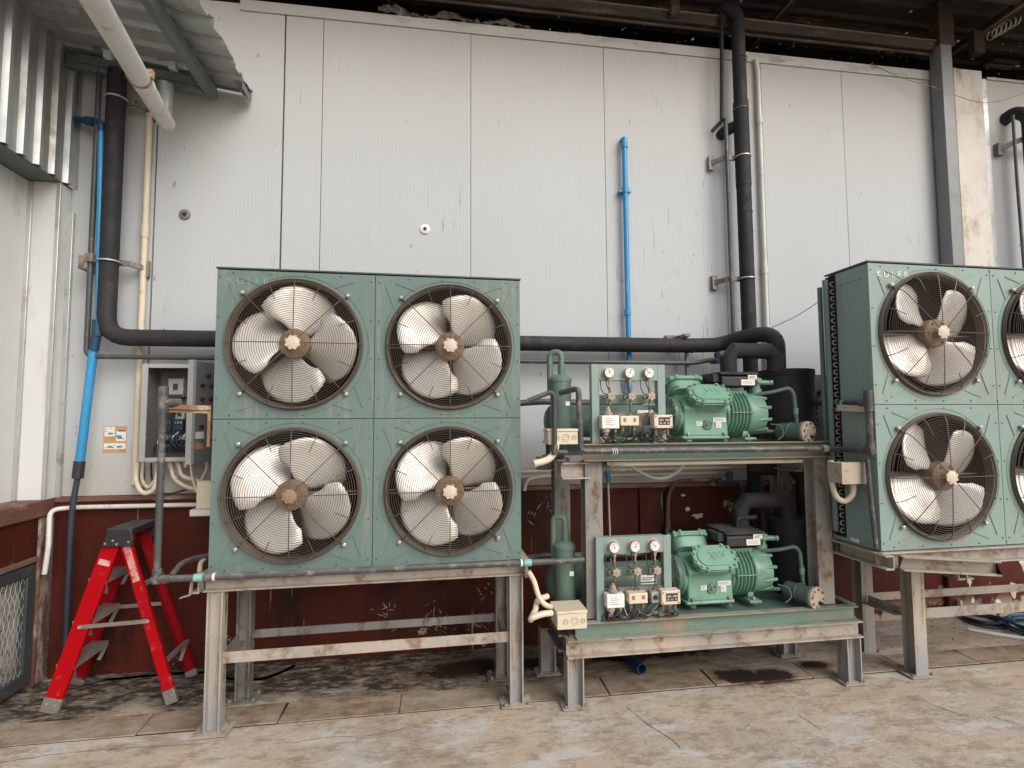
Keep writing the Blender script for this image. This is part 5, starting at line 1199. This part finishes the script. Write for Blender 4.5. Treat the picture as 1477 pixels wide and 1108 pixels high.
# pressure controls hung on the panel
def pcontrol(name, label, x0, x1, z0, z1, yb, dp, mat, kind, gl):
    t = thing(name, label, 'pressure switch', ((x0+x1)/2, yb, z0), 0, gl); y = yb-dp; xm_ = (x0+x1)/2
    q = M(); q.bb(x0, x1, y, yb, z0, z1); wpart('case', q, mat, t, bevel=.004)
    if kind == 'a':
        q = M(); q.lathe((x0+.045, yb-dp/2, z1), (0, 0, 1), [(.0005, .026), (.015, .026), (.02, .016), (.035, .016), (.04, .01), (.05, .01)], 16); q.lathe((xm_-.02, yb-dp/2, z0), (0, 0, -1), [(.0005, .024), (.02, .022), (.025, .012), (.05, .012)], 14); q.cyl((x1-.015, yb-dp/2, z0-.02), (x1-.015, yb-dp/2, z0), .009, None, 8); wpart('fittings', q, 'valve_tan', t)
        q = M()
        for k in range(4): q.bb(x0+.02, x1-.03-.012*(k % 2), y-.0006, y-.0001, z0+.02+.011*k, z0+.0225+.011*k)
        wpart('printed_text', q, 'box_grey', t)
    if kind == 'b':
        q = M(); q.bb(x0+.017, x0+.033, y-.001, y-.0001, z0+.022, z1-.012); q.bb(x1-.033, x1-.017, y-.001, y-.0001, z0+.022, z1-.012); wpart('scale_window', q, 'hub_brown', t)
        q = M()
        for xx_ in (x0+.02, x1-.02): q.cyl((xx_, yb-dp/2, z0-.03), (xx_, yb-dp/2, z0-.0005), .011, .013, 10); q.cyl((xx_, yb-dp/2, z0-.05), (xx_, yb-dp/2, z0-.03), .006, None, 8)
        wpart('bellows', q, 'brass', t)
    if kind == 'c':
        q = M(); q.bb(x0+.026, x1-.016, y-.001, y-.0001, z0+.018, z1-.014); sc = wpart('display', q, 'ink', t); q = M()
        w2 = (x1-x0-.042)
        for k in range(2): q.bb(x0+.032+w2*.5*k, x0+.032+w2*.5*k+w2*.34, y-.0016, y-.0011, z0+.040, z1-.024)
        for k in range(3): q.bb(x0+.032+w2*.33*k, x0+.032+w2*.33*k+w2*.18, y-.0016, y-.0011, z0+.023, z0+.033)
        wpart('buttons', q, 'valve_tan', sc)
        q = M()
        for (a, b) in ((x0+.01, z0+.01), (x1-.01, z0+.01), (x0+.01, z1-.01), (x1-.01, z1-.01)): q.cyl((a, y-.0005, b), (a, y-.003, b), .004, None, 8)
        q.cyl((x0+.02, yb-dp/2, z0-.04), (x0+.02, yb-dp/2, z0-.0005), .009, None, 8); q.cyl((x1-.02, yb-dp/2, z0-.04), (x1-.02, yb-dp/2, z0-.0005), .009, None, 8); wpart('screws', q, 'brass', t)
    q = M(); rnd = random.Random(int(x0*1000))
    for k in range(4):
        xx_ = rnd.uniform(x0+.01, x1-.01); q.tube(spline([(xx_, yb-dp/2, z0-.02), (xx_+rnd.uniform(-.03, .03), yb-dp/2-.02, z0-.055), (xx_+rnd.uniform(-.07, .07), yb-dp/2, ZU+.012), (xx_+rnd.uniform(-.1, .1), yb+.02, ZU+.008)], 6), .003, 5)
    wpart('cables', q, 'ink', t)
    return t
yb = -.862
s1 = pcontrol('pressure_switch', 'white boxed switch with brass fitting, under the left gauge of the upper panel', 2.045, 2.145, ZU+.085, ZU+.158, yb, .055, 'sticker', 'a', 'white pressure switches')
s2 = pcontrol('pressure_switch', 'cream box with two small windows below the middle gauge of the upper panel', 2.150, 2.257, ZU+.10, ZU+.155, yb, .06, 'cream', 'b', 'cream dual pressure switches')
s3 = pcontrol('controller', 'cream controller with dark display at the right leg of the upper gauge panel', 2.345, 2.455, ZU+.085, ZU+.16, yb, .06, 'cream', 'c', 'cream controllers')
s3['category'] = 'controller'
lower_of(s1, 'white boxed switch with brass fitting, under the left gauge of the lower panel', .012)
lower_of(s2, 'cream box with two small windows below the middle gauge of the lower panel', .03, 0, .003)
c_ = lower_of(s3, 'cream controller with dark display at the right leg of the lower gauge panel', .02, 0, .003); c_['category'] = 'controller'
t = thing('timer_switch', 'small grey switch between the cream boxes of the lower gauge panel', 'switch', (2.335, -.86, ZL+.09))
q = M(); q.bb(2.318, 2.362, -.90, -.855, ZL+.095, ZL+.152); wpart('case', q, 'box_frame', t, bevel=.002)
q = M(); q.cyl((2.34, -.9005, ZL+.125), (2.34, -.915, ZL+.125), .013, .010, 14); wpart('knob', q, 'ink', t)
t = thing('solenoid_valve', 'small dark blue green solenoid valve on the upper deck beneath the white switch', 'valve', (2.15, -.83, ZU))
q = M(); q.bb(2.13, 2.18, -.87, -.81, ZU+.002, ZU+.04); q.lathe((2.155, -.84, ZU+.04), (0, 0, 1), [(.0005, .024), (.035, .024), (.04, .012)], 14); wpart('body', q, 'green_tank', t)
q = M(); q.cyl((2.03, -.85, ZU+.012), (2.12, -.85, ZU+.012), .010); wpart('stub_pipe', q, 'valve_tan', t)

# cream junction boxes on the left end
def jbox(label, z, x0, w, dp, hgt, y):
    t = thing('junction_box', label, 'junction box', (x0+w/2, y, z), 0, 'cream junction boxes on the rack')
    q = M(); q.bb(x0, x0+w, y-dp, y, z, z+hgt-.016); b = wpart('body', q, 'cream', t, bevel=.003)
    q = M(); q.bb(x0-.004, x0+w+.004, y-dp-.004, y+.004, z+hgt-.0155, z+hgt); wpart('lid', q, 'cream', t, bevel=.004)
    q = M()
    for k, r_ in ((.28, .013), (.58, .02), (.86, .012)): q.torus((x0+w*k, y-dp-.0005, z+hgt*.42), (0, 1, 0), r_, .0016, 20, 5); q.torus((x0+w*k, y-dp-.0005, z+hgt*.42), (0, 1, 0), r_*.55, .0012, 16, 5)
    wpart('knockouts', q, 'valve_tan', b)
    return t
jbox('cream junction box behind grey pipes at the left end of the upper deck', ZU+.001, 1.745, .165, .12, .085, -.79)
jbox('cream junction box with thick conduit at the left end of the lower deck', ZL+.002, 1.775, .16, .16, .095, -.79)
q = M(); q.tube(spline([P(802, 640, Y=-.9), P(800, 652, Y=-.91), P(790, 663, Y=-.92), P(770, 669, Y=-.93)]), .019, 12); tag(mk('flexible_conduit', q, 'cream'), 'short cream flexible conduit curling left below the upper junction box', 'conduit')
q = M(); q.tube(spline([P(762, 824, Y=-.84), P(770, 838, Y=-.84), P(777, 860, Y=-.86), P(786, 872, Y=-.87), P(797, 876, Y=-.88)]), .014, 12); tag(mk('flexible_conduit', q, 'cream'), 'cream flexible conduit dropping from the left condenser corner to the lower junction box', 'conduit')
q = M(); q.tube(spline([P(796, 884, Y=-.93), P(782, 886, Y=-.95), P(768, 891, Y=-.96), P(766, 893, Y=-.93), P(772, 880, Y=-.86), P(776, 866, Y=-.8), P(790, 860, Y=-.76)]), .016, 12); tag(mk('flexible_conduit', q, 'cream'), 'thick cream conduit loop at the left end of the lower junction box', 'conduit')

# ------------------------------------------------------------------ grey pipes in front of the rack
t = thing('water_pipe', 'grey plastic pipe running along the front of the upper rack deck to the right condenser', 'pipe', (2.7, -.9, 1.36))
yp = -.905
def X_(px, py): return P(px, py, Y=yp)
q = M(); a = X_(838, 560); b = X_(838, 651); TE = P(1256, 650, X=3.478); TT = P(1254, 575, X=3.478)
k_ = V((3.44, yp, b.z-.004))
q.pipe([P(808, 567, Y=-.80), V((a.x-.015, yp, a.z)), V((b.x, yp, b.z)), k_, TE, V((TE.x, TE.y, TT.z))], .0165, .03); wpart('pipe', q, 'grey_pvc', t)
q = M(); q.cyl((TE.x, TE.y, TT.z-.07), (TE.x, TE.y, TT.z+.045), .022); q.cyl((TE.x, TE.y, TT.z-.02), (TE.x-.004, TE.y+.05, TT.z-.022), .021); wpart('tee', q, 'grey_pvc', t)
q = M(); q.cyl((TE.x, TE.y, TE.z+.05), (TE.x, TE.y, TE.z-.02), .0205); dd = (k_-TE).normalized(); q.cyl(TE-dd*.018, TE+dd*.05, .0205); wpart('elbow', q, 'grey_pvc', t)
g = P(1172, 582, Y=-.62); e2 = V((TE.x-.004, TE.y+.04, TT.z-.022))
q = M(); q.pipe([e2, g], .0165); wpart('branch_pipe', q, 'dark_pipe', t)
q = M(); q.pipe([P(1251, 662, X=3.475), P(1256, 720, X=3.475), P(1264, 790, X=3.49)], .0125); wpart('drop_pipe', q, 'grey_pvc', t)
for px in (886, 1190):
    c = X_(px, 650); q = M()
    for k in range(3): q.torus((c.x-.012+.012*k, yp, b.z-.004), (1, 0, .1), .0185, .0028, 18, 5)
    wpart('tie', q, 'tape_white', t)
dd = (g-e2).normalized(); c = e2+dd*.17; q = M(); q.cyl(c-dd*.012, c+dd*.012, .019); wpart('tape', q, 'tape_teal', t)
t = thing('water_pipe', 'thinner grey pipe dropping in front of the upper junction box', 'pipe', (1.79, -.9, 1.36))
q = M(); a = P(800, 572, Y=-.93); b = P(800, 652, Y=-.93); q.pipe([P(762, 578, Y=-.93), V((a.x-.02, -.93, a.z+.025)), V((a.x, -.93, a.z)), V((b.x, -.93, b.z)), V((b.x+.07, -.925, b.z-.005))], .0135, .03); wpart('pipe', q, 'dark_pipe', t)
q = M(); q.cyl((b.x, -.93, b.z+.04), (b.x, -.93, b.z-.014), .0175); wpart('elbow', q, 'grey_pvc', t)
q = M(); a = P(1180, 582, Y=-.9); a, b = P(1208, 588, Y=-.98), P(1250, 590, X=3.488); q.bar(a, b, .035, .006, (0, 0, 1)); q.bar(a+V((0, 0, .012)), b+V((0, 0, .012)), .006, .02, (0, 0, 1))
tag(mk('rusty_bracket', q, 'flange_rust'), 'pale rusty bracket beside the right condenser coil', 'bracket')
t = thing('junction_box', 'tan junction box fixed to the coil end of the right condenser', 'junction box', (3.45, -.95, 1.17))
JY = P(1252, 680, X=3.505).y
a, b = P(1213, 668, Y=JY), P(1213, 698, Y=JY)
q = M(); q.bb(a.x, 3.507, JY, JY+.10, b.z, a.z); wpart('body', q, 'flange_rust', t, bevel=.003)
q = M(); q.bb(a.x-.003, 3.507, JY-.007, JY-.0005, b.z-.003, a.z+.003); wpart('lid', q, 'valve_tan', t, bevel=.002)
q = M(); q.tube(spline([P(1198, 664, Y=JY+.10), P(1199, 690, Y=JY+.10), P(1205, 714, Y=JY+.09), P(1217, 723, Y=JY+.07), P(1229, 714, Y=JY+.05), P(1231, 697, Y=JY+.05)]), .0155, 12); tag(mk('flexible_conduit', q, 'cream'), 'cream conduit loop below the tan junction box on the right condenser', 'conduit')
t = thing('control_box', 'grey push button control box on the wall left of the right condenser', 'control box', P(1180, 600, Y=-.05))
a, b = P(1150, 540, Y=-.25), P(1200, 640, Y=-.25)
q = M(); q.bb(a.x, b.x+.15, -.25, -.01, b.z, a.z); wpart('cabinet', q, 'box_grey', t, bevel=.004)
for k, (px, py, mm) in enumerate(((1176, 578, 'red_button'), (1176, 589, 'red_button'), (1176, 597, 'red_button'), (1177, 606, 'red_button'), (1178, 613, 'green_button'), (1183, 566, 'ink'))):
    c = P(px, py, Y=-.26); q = M(); q.cyl((c.x, -.2505, c.z), (c.x, -.272, c.z), .017, .014, 14); wpart('button', q, mm, t)

for zz_, lab in ((ZU, 'tangle of thin black cables under the cream boxes of the upper gauge panel'), (ZL, 'tangle of thin black cables under the cream boxes of the lower gauge panel')):
    t = thing('cable_tangle', lab, 'cables', (2.25, -.85, zz_)); rnd = random.Random(int(zz_*100))
    for k in range(14):
        x = rnd.uniform(2.08, 2.44); pts = [V((x, -.88, zz_+rnd.uniform(.05, .10)))]
        for m_ in range(4): x += rnd.uniform(-.07, .07); pts.append(V((min(max(x, 2.05), 2.46), -.865+rnd.uniform(-.025, .03), zz_+rnd.uniform(.006, .05))))
        pts.append(V((pts[-1].x, -.84, zz_+.006))); q = M(); q.tube(spline(pts, 6), rnd.choice([.0022, .003, .0035]), 5); wpart('cable', q, rnd.choice(['ink', 'ink', 'ink', 'box_frame']), t)

q = M(); q.pipe([P(1090, 746, Y=-.60), P(1064, 748, Y=-.60), P(1062, 772, Y=-.60)], .014, .02)
tag(mk('gauge_pipe', q, 'insulation'), 'short thin black pipe stub beside the mitred pipe above the lower compressor', 'pipe')
c = P(1234, 779, X=3.506); q = M(); q.bb(3.5005, 3.5045, c.y-.03, c.y+.03, c.z-.010, c.z+.010)
for v in q.v: pass
tag(mk('small_label', q, 'sticker'), 'small white label low on the coil end of the right condenser', 'label')
# ================================================================== LIGHT
w = bpy.data.worlds.new('World'); scn.world = w; w.use_nodes = True
nt = w.node_tree; bg = nt.nodes['Background']
sky = nt.nodes.new('ShaderNodeTexSky'); sky.sky_type = 'NISHITA'; sky.sun_disc = False
SE, SA = R(36), R(148)       # elevation; compass bearing from +Y clockwise
sky.sun_elevation = SE; sky.sun_rotation = SA; sky.air_density = 1.2; sky.dust_density = 4
hs = nt.nodes.new('ShaderNodeHueSaturation'); hs.inputs['Saturation'].default_value = .5
nt.links.new(sky.outputs[0], hs.inputs['Color']); nt.links.new(hs.outputs[0], bg.inputs['Color']); bg.inputs['Strength'].default_value = .15
sd = bpy.data.lights.new('sun', 'SUN'); sd.energy = 1.3; sd.angle = R(42); sd.color = (1, .975, .94)
so = bpy.data.objects.new('sun', sd); COL.objects.link(so)
dv = V((math.sin(SA)*math.cos(SE), math.cos(SA)*math.cos(SE), math.sin(SE)))
so.rotation_euler = dv.to_track_quat('Z', 'Y').to_euler(); so.location = dv*20
scn.render.engine = 'CYCLES'
scn.render.resolution_x = 1024; scn.render.resolution_y = 768
vs_ = scn.view_settings; vs_.view_transform = 'Standard'; vs_.look = 'None'; vs_.exposure = .14; vs_.gamma = 1
